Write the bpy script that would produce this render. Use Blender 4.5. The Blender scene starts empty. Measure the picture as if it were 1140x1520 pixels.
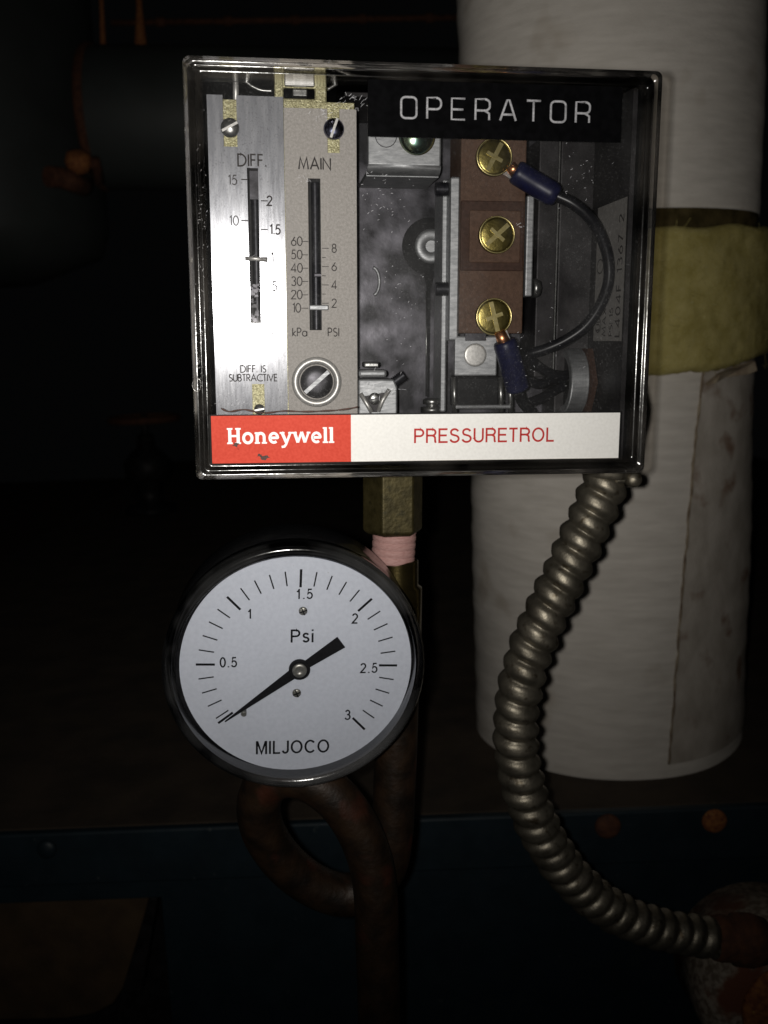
import bpy, bmesh, math, random
from mathutils import Matrix, Vector
random.seed(7)
R = math.radians
S = bpy.context.scene
# ------------------------------------------------------------------ camera
F = 1450.0                      # focal length in pixels of the 1140 x 1520 photograph
CX, CY = 570.0, 760.0
CAM = Matrix.Translation((0, 0, 1.4)) @ Matrix.Rotation(R(90 - 10.0), 4, 'X') @ Matrix.Rotation(R(-2.2), 4, 'Z')
cd = bpy.data.cameras.new('camera'); cam = bpy.data.objects.new('camera', cd)
S.collection.objects.link(cam); cam.matrix_world = CAM; S.camera = cam
cd.sensor_fit = 'VERTICAL'; cd.sensor_height = 36.0; cd.lens = 36.0 * F / 1520.0
cd.clip_start = 0.01; cd.clip_end = 50
cd.dof.use_dof = True; cd.dof.focus_distance = 0.252; cd.dof.aperture_fstop = cd.lens / 1.5
# ------------------------------------------------------------------ dark room and the phone's flash
w = bpy.data.worlds.new('World'); S.world = w; w.use_nodes = True
w.node_tree.nodes['Background'].inputs[0].default_value = (0.9, 0.95, 1.0, 1)
w.node_tree.nodes['Background'].inputs[1].default_value = 0.0012
fl = bpy.data.lights.new('flash', 'SPOT'); flash = bpy.data.objects.new('flash', fl)
S.collection.objects.link(flash)
fl.energy = 3.4; fl.color = (1.0, 0.965, 0.90); fl.spot_size = R(150); fl.spot_blend = 0.3; fl.shadow_soft_size = 0.0022
flash.matrix_world = CAM @ Matrix.Translation((-0.0065, 0.001, 0.0)) @ Matrix.Rotation(R(13), 4, 'X') @ Matrix.Rotation(R(5.5), 4, 'Y')
fl.use_nodes = True; fn = fl.node_tree.nodes; fk = fl.node_tree.links     # the flash lens throws a soft beam, cos^7
ftc = fn.new('ShaderNodeTexCoord'); fsx = fn.new('ShaderNodeSeparateXYZ'); fab = fn.new('ShaderNodeMath'); fab.operation = 'ABSOLUTE'
fpw = fn.new('ShaderNodeMath'); fpw.operation = 'POWER'; fpw.inputs[1].default_value = 7.2
fk.new(ftc.outputs['Normal'], fsx.inputs[0]); fk.new(fsx.outputs['Z'], fab.inputs[0]); fk.new(fab.outputs[0], fpw.inputs[0])
fk.new(fpw.outputs[0], fn['Emission'].inputs['Strength'])
S.view_settings.view_transform = 'Standard'; S.view_settings.look = 'None'
S.view_settings.exposure = 0.0; S.view_settings.gamma = 1.0
S.render.engine = 'CYCLES'
S.cycles.transparent_max_bounces = 40; S.cycles.max_bounces = 10; S.cycles.glossy_bounces = 5
S.cycles.sample_clamp_indirect = 4.0
# ------------------------------------------------------------------ frames and pixel rays
# DEV: the control, gauge and syphon hang a little out of plumb; origin = centre of the cover's front face
CAMI = CAM.inverted()
def ray(px, py):
    return CAM.to_3x3() @ Vector(((px - CX) / F, -(py - CY) / F, -1.0))
C0 = CAM.translation
DEV = Matrix.Translation(C0 + ray(622, 400) * 0.243) @ Matrix.Rotation(R(2.2), 4, 'Y') @ Matrix.Rotation(R(6.3), 4, 'Z')
WLD = Matrix.Translation(C0)    # plumb frame of the boiler room, origin at the camera
MM = 0.001
CUR = DEV
def up(px, py, d, fr=None):
    """pixel -> (x, z) in mm on the plane y = d of a frame"""
    fr = CUR if fr is None else fr
    inv = fr.inverted(); o = inv @ C0; r = inv.to_3x3() @ ray(px, py)
    t = (d * MM - o.y) / r.y
    p = o + r * t
    return p.x / MM, p.z / MM
def up3(px, py, d, fr=None):
    x, z = up(px, py, d, fr); return (x, d, z)
def uph(px, py, z, fr):
    """pixel -> (x, y) on the horizontal plane at height z"""
    inv = fr.inverted(); o = inv @ C0; r = inv.to_3x3() @ ray(px, py)
    t = (z * MM - o.z) / r.z; p = o + r * t
    return p.x / MM, p.y / MM
def rect(l, t, r_, b, d, fr=None):
    """photo box (mid-edge pixels) -> x0, x1, z0, z1 on plane d"""
    x0 = up(l, (t + b) / 2, d, fr)[0]; x1 = up(r_, (t + b) / 2, d, fr)[0]
    z1 = up((l + r_) / 2, t, d, fr)[1]; z0 = up((l + r_) / 2, b, d, fr)[1]
    return x0, x1, z0, z1
# ------------------------------------------------------------------ materials
def newmat(name):
    m = bpy.data.materials.new(name); m.use_nodes = True
    return m, m.node_tree.nodes, m.node_tree.links
def mat(name, col, rough=0.5, metal=0.0, col2=None, cscale=300, cdetail=4, cpos=(0.35, 0.65), bump=0.0, bscale=1500,
        stretch=(1, 1, 1), rvar=0.0, coat=0.0, spec=0.5, aniso=0.0, col3=None, c3scale=1200, c3pos=(0.6, 0.7)):
    m, n, l = newmat(name); p = n['Principled BSDF']
    p.inputs['Roughness'].default_value = rough; p.inputs['Metallic'].default_value = metal
    p.inputs['Base Color'].default_value = (*col, 1); p.inputs['Coat Weight'].default_value = coat
    p.inputs['Specular IOR Level'].default_value = spec
    tc = n.new('ShaderNodeTexCoord'); mp = n.new('ShaderNodeMapping'); mp.inputs['Scale'].default_value = stretch
    l.new(tc.outputs['Object'], mp.inputs['Vector'])
    last = None
    if col2 is not None:
        nz = n.new('ShaderNodeTexNoise'); nz.inputs['Scale'].default_value = cscale; nz.inputs['Detail'].default_value = cdetail
        cr = n.new('ShaderNodeValToRGB'); cr.color_ramp.elements[0].position = cpos[0]; cr.color_ramp.elements[1].position = cpos[1]
        cr.color_ramp.elements[0].color = (*col, 1); cr.color_ramp.elements[1].color = (*col2, 1)
        l.new(mp.outputs[0], nz.inputs['Vector']); l.new(nz.outputs[0], cr.inputs[0])
        last = cr.outputs[0]
    if col3 is not None:
        nz3 = n.new('ShaderNodeTexNoise'); nz3.inputs['Scale'].default_value = c3scale; nz3.inputs['Detail'].default_value = 3
        c3 = n.new('ShaderNodeValToRGB'); c3.color_ramp.elements[0].position = c3pos[0]; c3.color_ramp.elements[1].position = c3pos[1]
        mx = n.new('ShaderNodeMix'); mx.data_type = 'RGBA'
        l.new(tc.outputs['Object'], nz3.inputs['Vector']); l.new(nz3.outputs[0], c3.inputs[0]); l.new(c3.outputs[0], mx.inputs[0])
        if last: l.new(last, mx.inputs[6])
        else: mx.inputs[6].default_value = (*col, 1)
        mx.inputs[7].default_value = (*col3, 1); last = mx.outputs[2]
    if last: l.new(last, p.inputs['Base Color'])
    if rvar:
        nr = n.new('ShaderNodeTexNoise'); nr.inputs['Scale'].default_value = cscale * 2.3; nr.inputs['Detail'].default_value = 5
        mr = n.new('ShaderNodeMapRange'); mr.inputs[3].default_value = max(0.02, rough - rvar); mr.inputs[4].default_value = rough + rvar
        l.new(mp.outputs[0], nr.inputs['Vector']); l.new(nr.outputs[0], mr.inputs[0]); l.new(mr.outputs[0], p.inputs['Roughness'])
    if bump:
        nb = n.new('ShaderNodeTexNoise'); nb.inputs['Scale'].default_value = bscale; nb.inputs['Detail'].default_value = 5
        b = n.new('ShaderNodeBump'); b.inputs['Strength'].default_value = bump; b.inputs['Distance'].default_value = 0.0004
        l.new(mp.outputs[0], nb.inputs['Vector']); l.new(nb.outputs[0], b.inputs['Height']); l.new(b.outputs[0], p.inputs['Normal'])
    return m
def clearmat(name, tint, rough=0.05, ior=1.49, dust=0.0, dscale=900, dcol=(0.8, 0.8, 0.8), dpos=(0.66, 0.74), gl=1.0, bump=0.0, haze=0.0):
    """thin clear plastic: see-through sheet with a Fresnel reflection, scuffs and dust"""
    m, n, l = newmat(name)
    for x in list(n):
        if x.type == 'BSDF_PRINCIPLED': n.remove(x)
    out = n['Material Output']
    tr = n.new('ShaderNodeBsdfTransparent'); tr.inputs[0].default_value = (*tint, 1)
    g = n.new('ShaderNodeBsdfGlossy'); g.inputs['Roughness'].default_value = rough; g.inputs[0].default_value = (gl, gl, gl, 1)
    fr = n.new('ShaderNodeFresnel'); fr.inputs[0].default_value = ior
    mx = n.new('ShaderNodeMixShader'); l.new(fr.outputs[0], mx.inputs[0]); l.new(tr.outputs[0], mx.inputs[1]); l.new(g.outputs[0], mx.inputs[2])
    last = mx
    tc = n.new('ShaderNodeTexCoord')
    if bump:
        nb = n.new('ShaderNodeTexNoise'); nb.inputs['Scale'].default_value = 260; nb.inputs['Detail'].default_value = 6
        b = n.new('ShaderNodeBump'); b.inputs['Strength'].default_value = bump; b.inputs['Distance'].default_value = 0.0003
        l.new(tc.outputs['Object'], nb.inputs['Vector']); l.new(nb.outputs[0], b.inputs['Height'])
        l.new(b.outputs[0], g.inputs['Normal']); l.new(b.outputs[0], fr.inputs['Normal'])
    if dust:
        a = n.new('ShaderNodeTexNoise'); a.inputs['Scale'].default_value = dscale; a.inputs['Detail'].default_value = 6; a.inputs['Roughness'].default_value = 0.75
        c = n.new('ShaderNodeTexNoise'); c.inputs['Scale'].default_value = 38; c.inputs['Detail'].default_value = 3
        cr = n.new('ShaderNodeValToRGB'); cr.color_ramp.elements[0].position = dpos[0]; cr.color_ramp.elements[1].position = dpos[1]
        c2 = n.new('ShaderNodeValToRGB'); c2.color_ramp.elements[0].position = 0.42; c2.color_ramp.elements[1].position = 0.68
        mu = n.new('ShaderNodeMath'); mu.operation = 'MULTIPLY'; m2 = n.new('ShaderNodeMath'); m2.operation = 'MULTIPLY'; m2.inputs[1].default_value = dust
        l.new(tc.outputs['Object'], a.inputs['Vector']); l.new(tc.outputs['Object'], c.inputs['Vector'])
        l.new(a.outputs[0], cr.inputs[0]); l.new(c.outputs[0], c2.inputs[0]); l.new(cr.outputs[0], mu.inputs[0]); l.new(c2.outputs[0], mu.inputs[1])
        l.new(mu.outputs[0], m2.inputs[0])
        if haze:
            sm1 = n.new('ShaderNodeMath'); sm1.operation = 'MULTIPLY'; sm1.inputs[1].default_value = haze * 2; l.new(c2.outputs[0], sm1.inputs[0])
            ad = n.new('ShaderNodeMath'); l.new(sm1.outputs[0], ad.inputs[1]); l.new(m2.outputs[0], ad.inputs[0]); m2 = ad
        df = n.new('ShaderNodeBsdfDiffuse'); df.inputs[0].default_value = (*dcol, 1)
        m3 = n.new('ShaderNodeMixShader'); l.new(m2.outputs[0], m3.inputs[0]); l.new(last.outputs[0], m3.inputs[1]); l.new(df.outputs[0], m3.inputs[2])
        last = m3
    l.new(last.outputs[0], out.inputs[0])
    return m
M = {}
M['cover'] = clearmat('clear_cover_rim', (0.90, 0.885, 0.865), 0.14, 1.46, 0.12, 1300, dcol=(0.5, 0.46, 0.42), bump=0.25, haze=0.022)
M['pane'] = clearmat('clear_cover_pane', (0.975, 0.975, 0.98), 0.03, 1.36, 0.11, 1700, dpos=(0.58, 0.72), bump=0.03, haze=0.005)
M['window'] = clearmat('gauge_window', (0.95, 0.955, 0.97), 0.05, 1.36, 0.12, 1500, dcol=(.35, .35, .36), dpos=(.60, .74))
M['gring'] = clearmat('gauge_clear_rim', (0.80, 0.80, 0.82), 0.14, 1.5, 0.08, 1300, bump=0.25, haze=0.026)
M['alu'] = mat('brushed_aluminium', (0.27, 0.275, 0.295), 0.16, 0.5, (0.36, 0.365, 0.385), 900, 6, bump=0.010, bscale=900, stretch=(1, 1, 0.10), rvar=0.035, col3=(.2, .2, .215), c3scale=2600, c3pos=(.56, .72))
M['grey_paint'] = mat('grey_scale_paint', (0.255, 0.24, 0.22), 0.6, 0.0, (0.325, 0.305, 0.285), 1600, 6, bump=0.25, bscale=2500, spec=0.2)
M['gold'] = mat('yellow_zinc', (0.17, 0.155, 0.08), 0.45, 0.55, (0.33, 0.31, 0.18), 2300, 5, cpos=(.42, .6), bump=0.35, bscale=3000, rvar=0.1, col3=(.5, .48, .36), c3scale=2600, c3pos=(.62, .72))
M['zinc'] = mat('zinc_plate', (0.20, 0.205, 0.21), 0.52, 0.75, (0.30, 0.305, 0.31), 900, 6, bump=0.06, bscale=2600, rvar=0.12, stretch=(.4, 1, 1.6), spec=.3)
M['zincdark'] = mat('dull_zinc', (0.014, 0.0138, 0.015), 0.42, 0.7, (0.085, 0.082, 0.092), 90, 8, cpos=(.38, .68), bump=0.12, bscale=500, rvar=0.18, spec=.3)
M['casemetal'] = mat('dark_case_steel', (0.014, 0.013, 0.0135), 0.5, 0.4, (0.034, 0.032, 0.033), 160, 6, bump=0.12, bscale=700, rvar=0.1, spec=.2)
M['steel'] = mat('screw_steel', (0.17, 0.17, 0.165), 0.34, 0.9, (0.27, 0.27, 0.26), 900, 4, bump=0.1)
M['slot'] = mat('bright_steel', (0.34, 0.335, 0.32), 0.42, 0.6, (0.46, 0.45, 0.43), 1500, spec=.3)
M['blacksteel'] = mat('black_oxide', (0.012, 0.012, 0.015), 0.4, 0.5, (0.028, 0.028, 0.032), 900, spec=.3)
M['bluesteel'] = mat('blued_screw', (0.10, 0.11, 0.17), 0.22, 1.0, (0.2, 0.2, 0.26), 600)
M['greenbrass'] = mat('iridescent_screw', (0.16, 0.27, 0.22), 0.22, 1.0, (0.35, 0.38, 0.22), 300)
M['brass'] = mat('brass_screw', (0.115, 0.092, 0.026), 0.30, 0.95, (0.19, 0.155, 0.05), 500, 5, bump=0.1)
M['brassbright'] = mat('bright_brass', (0.42, 0.35, 0.14), 0.3, 0.9, (0.52, 0.45, 0.22), 900, 4)
M['bakelite'] = mat('brown_phenolic', (0.056, 0.032, 0.021), 0.55, 0.0, (0.078, 0.045, 0.030), 1100, 6, bump=0.15, bscale=2500, spec=.12)
M['bakdark'] = mat('dark_phenolic', (0.030, 0.016, 0.011), 0.6, 0.0, (0.045, 0.024, 0.017), 900, spec=.12)
M['black'] = mat('black_plastic', (0.005, 0.005, 0.0055), 0.5, 0.0, (0.009, 0.009, 0.0095), 600, spec=.1)
M['tape'] = mat('black_embossing_tape', (0.0022, 0.0022, 0.0025), 0.22, 0.0, (0.0035, 0.0035, 0.004), 500, spec=0.06)
M['emboss'] = mat('stress_white', (0.26, 0.26, 0.275), 0.5, 0.0, (0.40, 0.40, 0.42), 2500, spec=.2)
M['wire'] = mat('black_wire', (0.004, 0.004, 0.005), 0.33, 0.0, (0.007, 0.007, 0.009), 900, spec=.22)
M['sleeve'] = mat('blue_sleeve', (0.004, 0.0045, 0.020), 0.40, 0.0, (0.006, 0.007, 0.030), 700, spec=.22)
M['copper'] = mat('copper_strand', (0.62, 0.26, 0.12), 0.35, 1.0, (0.75, 0.36, 0.18), 2500)
M['tin'] = mat('tinned_lug', (0.20, 0.19, 0.18), 0.45, 0.8, (0.29, 0.28, 0.26), 1500)
M['red'] = mat('red_label', (0.56, 0.058, 0.034), 0.5, 0.0, (0.63, 0.075, 0.046), 1500, 6, spec=.06, col3=(0.35, 0.035, 0.02), c3scale=420, c3pos=(0.72, 0.80))
M['white'] = mat('white_label', (0.76, 0.75, 0.73), 0.5, 0.0, (0.82, 0.81, 0.79), 1300, 6, spec=.12)
M['whiteink'] = mat('white_ink', (0.82, 0.81, 0.79), 0.42)
M['redink'] = mat('red_ink', (0.40, 0.03, 0.028), 0.5, 0.0, (0.50, 0.045, 0.04), 2500, spec=.08)
M['ink'] = mat('black_ink', (0.018, 0.016, 0.016), 0.6, 0.0, (0.045, 0.04, 0.038), 3500, 6, spec=.1)
M['grime'] = mat('black_grime', (0.03, 0.022, 0.018), 0.7, 0.0, (0.10, 0.04, 0.03), 2500)
M['sticker'] = mat('grey_sticker', (0.15, 0.143, 0.135), 0.55, 0.0, (0.19, 0.182, 0.17), 800)
M['oldbrass'] = mat('tarnished_brass', (0.036, 0.029, 0.0095), 0.5, 0.65, (0.072, 0.058, 0.022), 260, 6, bump=0.35, bscale=900, rvar=0.12, col3=(0.035, 0.03, 0.012), c3scale=420, c3pos=(0.58, 0.68))
M['tee'] = mat('brass_tee', (0.11, 0.085, 0.033), 0.22, 0.95, (0.16, 0.125, 0.05), 200, 4, bump=0.1)
M['pink'] = mat('pink_thread_tape', (0.36, 0.195, 0.18), 0.55, 0.0, (0.45, 0.27, 0.25), 700, 6, bump=0.4, bscale=1400, stretch=(1, 1, 5), spec=.2)
M['rustpipe'] = mat('rusty_brown_pipe', (0.010, 0.006, 0.0035), 0.5, 0.2, (0.034, 0.018, 0.009), 130, 6, bump=0.5, bscale=700, rvar=0.15, col3=(0.075, 0.022, 0.012), c3scale=60, c3pos=(0.55, 0.7))
M['gblack'] = mat('gauge_black', (0.008, 0.008, 0.009), 0.25, 0.0, (0.014, 0.014, 0.015), 500, coat=0.3)
M['dial'] = mat('dial_white', (0.49, 0.512, 0.57), 0.6, 0.0, (0.53, 0.552, 0.61), 900, 5, col3=(0.36, 0.36, 0.38), c3scale=900, c3pos=(0.72, 0.80))
M['dialink'] = mat('dial_ink', (0.007, 0.007, 0.008), 0.55, 0.0, (0.012, 0.012, 0.013), 2000, spec=.08)
M['hub'] = mat('hub_nickel', (0.20, 0.195, 0.17), 0.4, 0.8, (0.30, 0.29, 0.265), 900)
M['conduit'] = mat('galvanised_conduit', (0.17, 0.152, 0.12), 0.47, 0.85, (0.30, 0.27, 0.215), 170, 6, bump=0.25, bscale=1100, rvar=0.12, col3=(0.09, 0.07, 0.045), c3scale=330, c3pos=(0.58, 0.72))
M['rust'] = mat('orange_rust', (0.16, 0.045, 0.016), 0.85, 0.0, (0.34, 0.13, 0.035), 450, 6, bump=0.8, bscale=1300, col3=(0.42, 0.22, 0.06), c3scale=500, c3pos=(0.62, 0.7))
M['darkrust'] = mat('dark_rust', (0.06, 0.022, 0.012), 0.85, 0.0, (0.12, 0.045, 0.02), 250, 6, bump=0.7, bscale=900)
M['castgrey'] = mat('stained_grey_casting', (0.15, 0.115, 0.085), 0.8, 0.0, (0.34, 0.29, 0.235), 420, 6, cpos=(0.4, 0.6), bump=0.8, bscale=900, col3=(0.15, 0.05, 0.022), c3scale=45, c3pos=(0.52, 0.60))
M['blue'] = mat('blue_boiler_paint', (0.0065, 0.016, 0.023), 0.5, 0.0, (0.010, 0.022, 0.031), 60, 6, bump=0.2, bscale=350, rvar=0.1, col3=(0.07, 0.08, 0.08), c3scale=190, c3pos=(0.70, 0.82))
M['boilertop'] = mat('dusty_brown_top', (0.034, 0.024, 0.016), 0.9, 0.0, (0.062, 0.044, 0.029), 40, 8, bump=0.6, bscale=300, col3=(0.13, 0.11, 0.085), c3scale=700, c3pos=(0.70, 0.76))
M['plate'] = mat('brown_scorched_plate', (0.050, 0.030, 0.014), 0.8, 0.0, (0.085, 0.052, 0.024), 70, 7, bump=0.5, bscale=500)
M['canvas'] = mat('white_canvas_jacket', (0.62, 0.575, 0.52), 0.85, 0.0, (0.75, 0.70, 0.64), 60, 8, cpos=(.3, .7), bump=0.7, bscale=600, stretch=(1, 1, 6), spec=0.1, col3=(0.40, 0.33, 0.25), c3scale=30, c3pos=(0.60, 0.85))
M['canvas2'] = mat('stained_canvas_lap', (0.40, 0.355, 0.305), 0.9, 0.0, (0.54, 0.49, 0.435), 60, 8, cpos=(.35, .65), bump=0.7, bscale=600, stretch=(1.6, 1.6, 1.0), spec=0.1, col3=(0.25, 0.17, 0.125), c3scale=60, c3pos=(0.60, 0.75))
M['seam'] = mat('brown_glue_edge', (0.15, 0.105, 0.07), 0.9, 0.0, (0.34, 0.28, 0.2), 160, 6)
M['wool'] = mat('yellow_glass_wool', (0.33, 0.275, 0.085), 0.95, 0.0, (0.48, 0.41, 0.165), 120, 9, cpos=(.3, .7), bump=1.0, bscale=1300, spec=0.05, col3=(0.50, 0.46, 0.24), c3scale=1500, c3pos=(0.60, 0.72))
M['wooldark'] = mat('dark_glass_wool', (0.035, 0.027, 0.011), 0.95, 0.0, (0.085, 0.064, 0.028), 120, 7, bump=1.0, bscale=700, spec=0.05)
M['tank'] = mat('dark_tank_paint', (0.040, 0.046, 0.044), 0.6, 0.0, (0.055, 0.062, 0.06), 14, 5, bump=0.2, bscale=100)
# ------------------------------------------------------------------ mesh builder (mm in a frame)
ORG = {}
def empty(name, label, cat, org, fr=DEV, group=None):
    o = bpy.data.objects.new(name, None); S.collection.objects.link(o); o.empty_display_size = 0.02
    o.matrix_world = fr @ Matrix.Translation(Vector(org) * MM)
    o['label'] = label; o['category'] = cat
    if group: o['group'] = group
    ORG[o] = Vector(org)
    return o
def basis(ax):
    ax = Vector(ax).normalized(); t = Vector((0, 0, 1)) if abs(ax.z) < 0.9 else Vector((1, 0, 0))
    u = t.cross(ax).normalized(); return u, ax.cross(u).normalized(), ax
class MB:
    def __init__(s): s.v = []; s.f = []; s.sm = []
    def add(s, vs, fs, smooth=False):
        b = len(s.v); s.v += [tuple(v) for v in vs]
        for f in fs: s.f.append(tuple(b + i for i in f)); s.sm.append(smooth)
        return s
    def box(s, x0, x1, y0, y1, z0, z1):
        if x0 > x1: x0, x1 = x1, x0
        if z0 > z1: z0, z1 = z1, z0
        vs = [(x, y, z) for x in (x0, x1) for y in (y0, y1) for z in (z0, z1)]
        return s.add(vs, [(0, 1, 3, 2), (4, 6, 7, 5), (0, 4, 5, 1), (2, 3, 7, 6), (0, 2, 6, 4), (1, 5, 7, 3)])
    def lathe(s, c, ax, prof, n=40, smooth=True, cap0=True, cap1=True, ph=0.0):
        """prof: list of (radius, height along ax)"""
        u, v, a = basis(ax); c = Vector(c); vs = []; fs = []
        for r_, h in prof:
            for i in range(n):
                t = 2 * math.pi * i / n + ph
                vs.append(c + a * h + (u * math.cos(t) + v * math.sin(t)) * r_)
        k = len(prof)
        for j in range(k - 1):
            for i in range(n):
                i2 = (i + 1) % n
                fs.append((j * n + i, j * n + i2, (j + 1) * n + i2, (j + 1) * n + i))
        s.add(vs, fs, smooth)
        b = len(s.v) - len(vs)
        if cap0: s.f.append(tuple(b + i for i in reversed(range(n)))); s.sm.append(False)
        if cap1: s.f.append(tuple(b + (k - 1) * n + i for i in range(n))); s.sm.append(False)
        return s
    def cyl(s, p0, p1, r0, r1=None, n=28):
        p0 = Vector(p0); p1 = Vector(p1); r1 = r0 if r1 is None else r1; L = (p1 - p0).length; e = min(r0, r1) * 0.06
        return s.lathe(p0, p1 - p0, [(r0 - e, 0), (r0, e), (r1, L - e), (r1 - e, L)], n)
    def tube(s, pts, rad, n=18, caps=True):
        pts = [Vector(p) for p in pts]; N = len(pts)
        if not isinstance(rad, (list, tuple)): rad = [rad] * N
        tg = [(pts[min(i + 1, N - 1)] - pts[max(i - 1, 0)]).normalized() for i in range(N)]
        u, v, _ = basis(tg[0]); vs = []; fs = []
        for i in range(N):
            u = (u - tg[i] * u.dot(tg[i])).normalized(); v = tg[i].cross(u)
            for k in range(n):
                a = 2 * math.pi * k / n
                vs.append(pts[i] + (u * math.cos(a) + v * math.sin(a)) * rad[i])
        for i in range(N - 1):
            for k in range(n):
                k2 = (k + 1) % n
                fs.append((i * n + k, i * n + k2, (i + 1) * n + k2, (i + 1) * n + k))
        s.add(vs, fs, True); b = len(s.v) - len(vs)
        if caps:
            s.f.append(tuple(b + i for i in reversed(range(n)))); s.sm.append(False)
            s.f.append(tuple(b + (N - 1) * n + i for i in range(n))); s.sm.append(False)
        return s
    def prism(s, poly, y0, y1):
        """outline in (x, z), extruded y0 (front) to y1"""
        n = len(poly); a = sum(poly[i][0] * poly[(i + 1) % n][1] - poly[(i + 1) % n][0] * poly[i][1] for i in range(n))
        if a < 0: poly = list(reversed(poly))
        vs = [(x, y0, z) for x, z in poly] + [(x, y1, z) for x, z in poly]
        fs = [tuple(range(n)), tuple(reversed(range(n, 2 * n)))]
        for i in range(n):
            j = (i + 1) % n; fs.append((i, n + i, n + j, j))
        return s.add(vs, fs)
    def gridplate(s, x0, x1, z0, z1, holes, y0, y1):
        xs = sorted(set([x0, x1] + [max(x0, min(x1, q)) for h in holes for q in h[:2]]))
        zs = sorted(set([z0, z1] + [max(z0, min(z1, q)) for h in holes for q in h[2:]]))
        ins = lambda x, z: not any(h[0] < x < h[1] and h[2] < z < h[3] for h in holes)
        nx, nz = len(xs) - 1, len(zs) - 1
        full = [[ins((xs[i] + xs[i + 1]) / 2, (zs[j] + zs[j + 1]) / 2) for j in range(nz)] for i in range(nx)]
        idx = {}; vs = []
        def vid(i, j, k):
            if (i, j, k) not in idx: idx[(i, j, k)] = len(vs); vs.append((xs[i], (y0, y1)[k], zs[j]))
            return idx[(i, j, k)]
        fs = []
        g = lambda i, j: 0 <= i < nx and 0 <= j < nz and full[i][j]
        for i in range(nx):
            for j in range(nz):
                if not full[i][j]: continue
                fs.append((vid(i, j, 0), vid(i + 1, j, 0), vid(i + 1, j + 1, 0), vid(i, j + 1, 0)))
                fs.append((vid(i, j + 1, 1), vid(i + 1, j + 1, 1), vid(i + 1, j, 1), vid(i, j, 1)))
                if not g(i - 1, j): fs.append((vid(i, j, 0), vid(i, j + 1, 0), vid(i, j + 1, 1), vid(i, j, 1)))
                if not g(i + 1, j): fs.append((vid(i + 1, j + 1, 0), vid(i + 1, j, 0), vid(i + 1, j, 1), vid(i + 1, j + 1, 1)))
                if not g(i, j - 1): fs.append((vid(i + 1, j, 0), vid(i, j, 0), vid(i, j, 1), vid(i + 1, j, 1)))
                if not g(i, j + 1): fs.append((vid(i, j + 1, 0), vid(i + 1, j + 1, 0), vid(i + 1, j + 1, 1), vid(i, j + 1, 1)))
        return s.add(vs, fs)
    def ribbon(s, pts, wd, y, closed=False):
        """flat printed stroke in the x-z plane at depth y"""
        P = [Vector(p) for p in pts]
        if closed and (P[0] - P[-1]).length < 1e-6: P = P[:-1]
        N = len(P); L = []; Rr = []
        for i in range(N):
            a = P[i - 1] if (i > 0 or closed) else None; b = P[(i + 1) % N] if (i < N - 1 or closed) else None
            d1 = (P[i] - a).normalized() if a is not None else None; d2 = (b - P[i]).normalized() if b is not None else None
            if d1 is None: d1 = d2
            if d2 is None: d2 = d1
            n1 = Vector((-d1.y, d1.x)); n2 = Vector((-d2.y, d2.x)); m = (n1 + n2)
            m = m.normalized() if m.length > 1e-6 else n1
            k = wd / 2 / max(0.45, m.dot(n1))
            L.append(P[i] + m * k); Rr.append(P[i] - m * k)
        vs = [(p.x, y, p.y) for p in L] + [(p.x, y, p.y) for p in Rr]
        fs = []
        for i in range(N if closed else N - 1):
            j = (i + 1) % N; fs.append((i, N + i, N + j, j))
        return s.add(vs, fs)
    def build(s, name, m, parent=None, bevel=0.0, seg=2, kind=None, label=None, fr=DEV, org=None):
        me = bpy.data.meshes.new(name)
        o3 = ORG[parent] if parent is not None else Vector(org or (0, 0, 0))
        me.from_pydata([((v[0] - o3.x) * MM, (v[1] - o3.y) * MM, (v[2] - o3.z) * MM) for v in s.v], [], s.f)
        me.polygons.foreach_set('use_smooth', s.sm)
        me.materials.append(M[m]); me.update()
        bm = bmesh.new(); bm.from_mesh(me); bmesh.ops.recalc_face_normals(bm, faces=bm.faces) ; bm.to_mesh(me); bm.free()
        o = bpy.data.objects.new(name, me); S.collection.objects.link(o); ORG[o] = o3
        if parent is not None: o.parent = parent
        else: o.matrix_world = fr @ Matrix.Translation(o3 * MM)
        if bevel:
            b = o.modifiers.new('bevel', 'BEVEL'); b.width = bevel * MM; b.segments = seg; b.limit_method = 'ANGLE'; b.angle_limit = R(35); b.harden_normals = False
        if kind: o['kind'] = kind
        if label: o['label'] = label
        return o
def smoothpath(pts, sub=10):
    P = [Vector(p) for p in pts]; out = []
    for i in range(len(P) - 1):
        p0 = P[max(i - 1, 0)]; p1 = P[i]; p2 = P[i + 1]; p3 = P[min(i + 2, len(P) - 1)]
        for k in range(sub):
            t = k / sub
            out.append(0.5 * ((2 * p1) + (-p0 + p2) * t + (2 * p0 - 5 * p1 + 4 * p2 - p3) * t * t + (-p0 + 3 * p1 - 3 * p2 + p3) * t ** 3))
    out.append(P[-1]); return out
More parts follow.
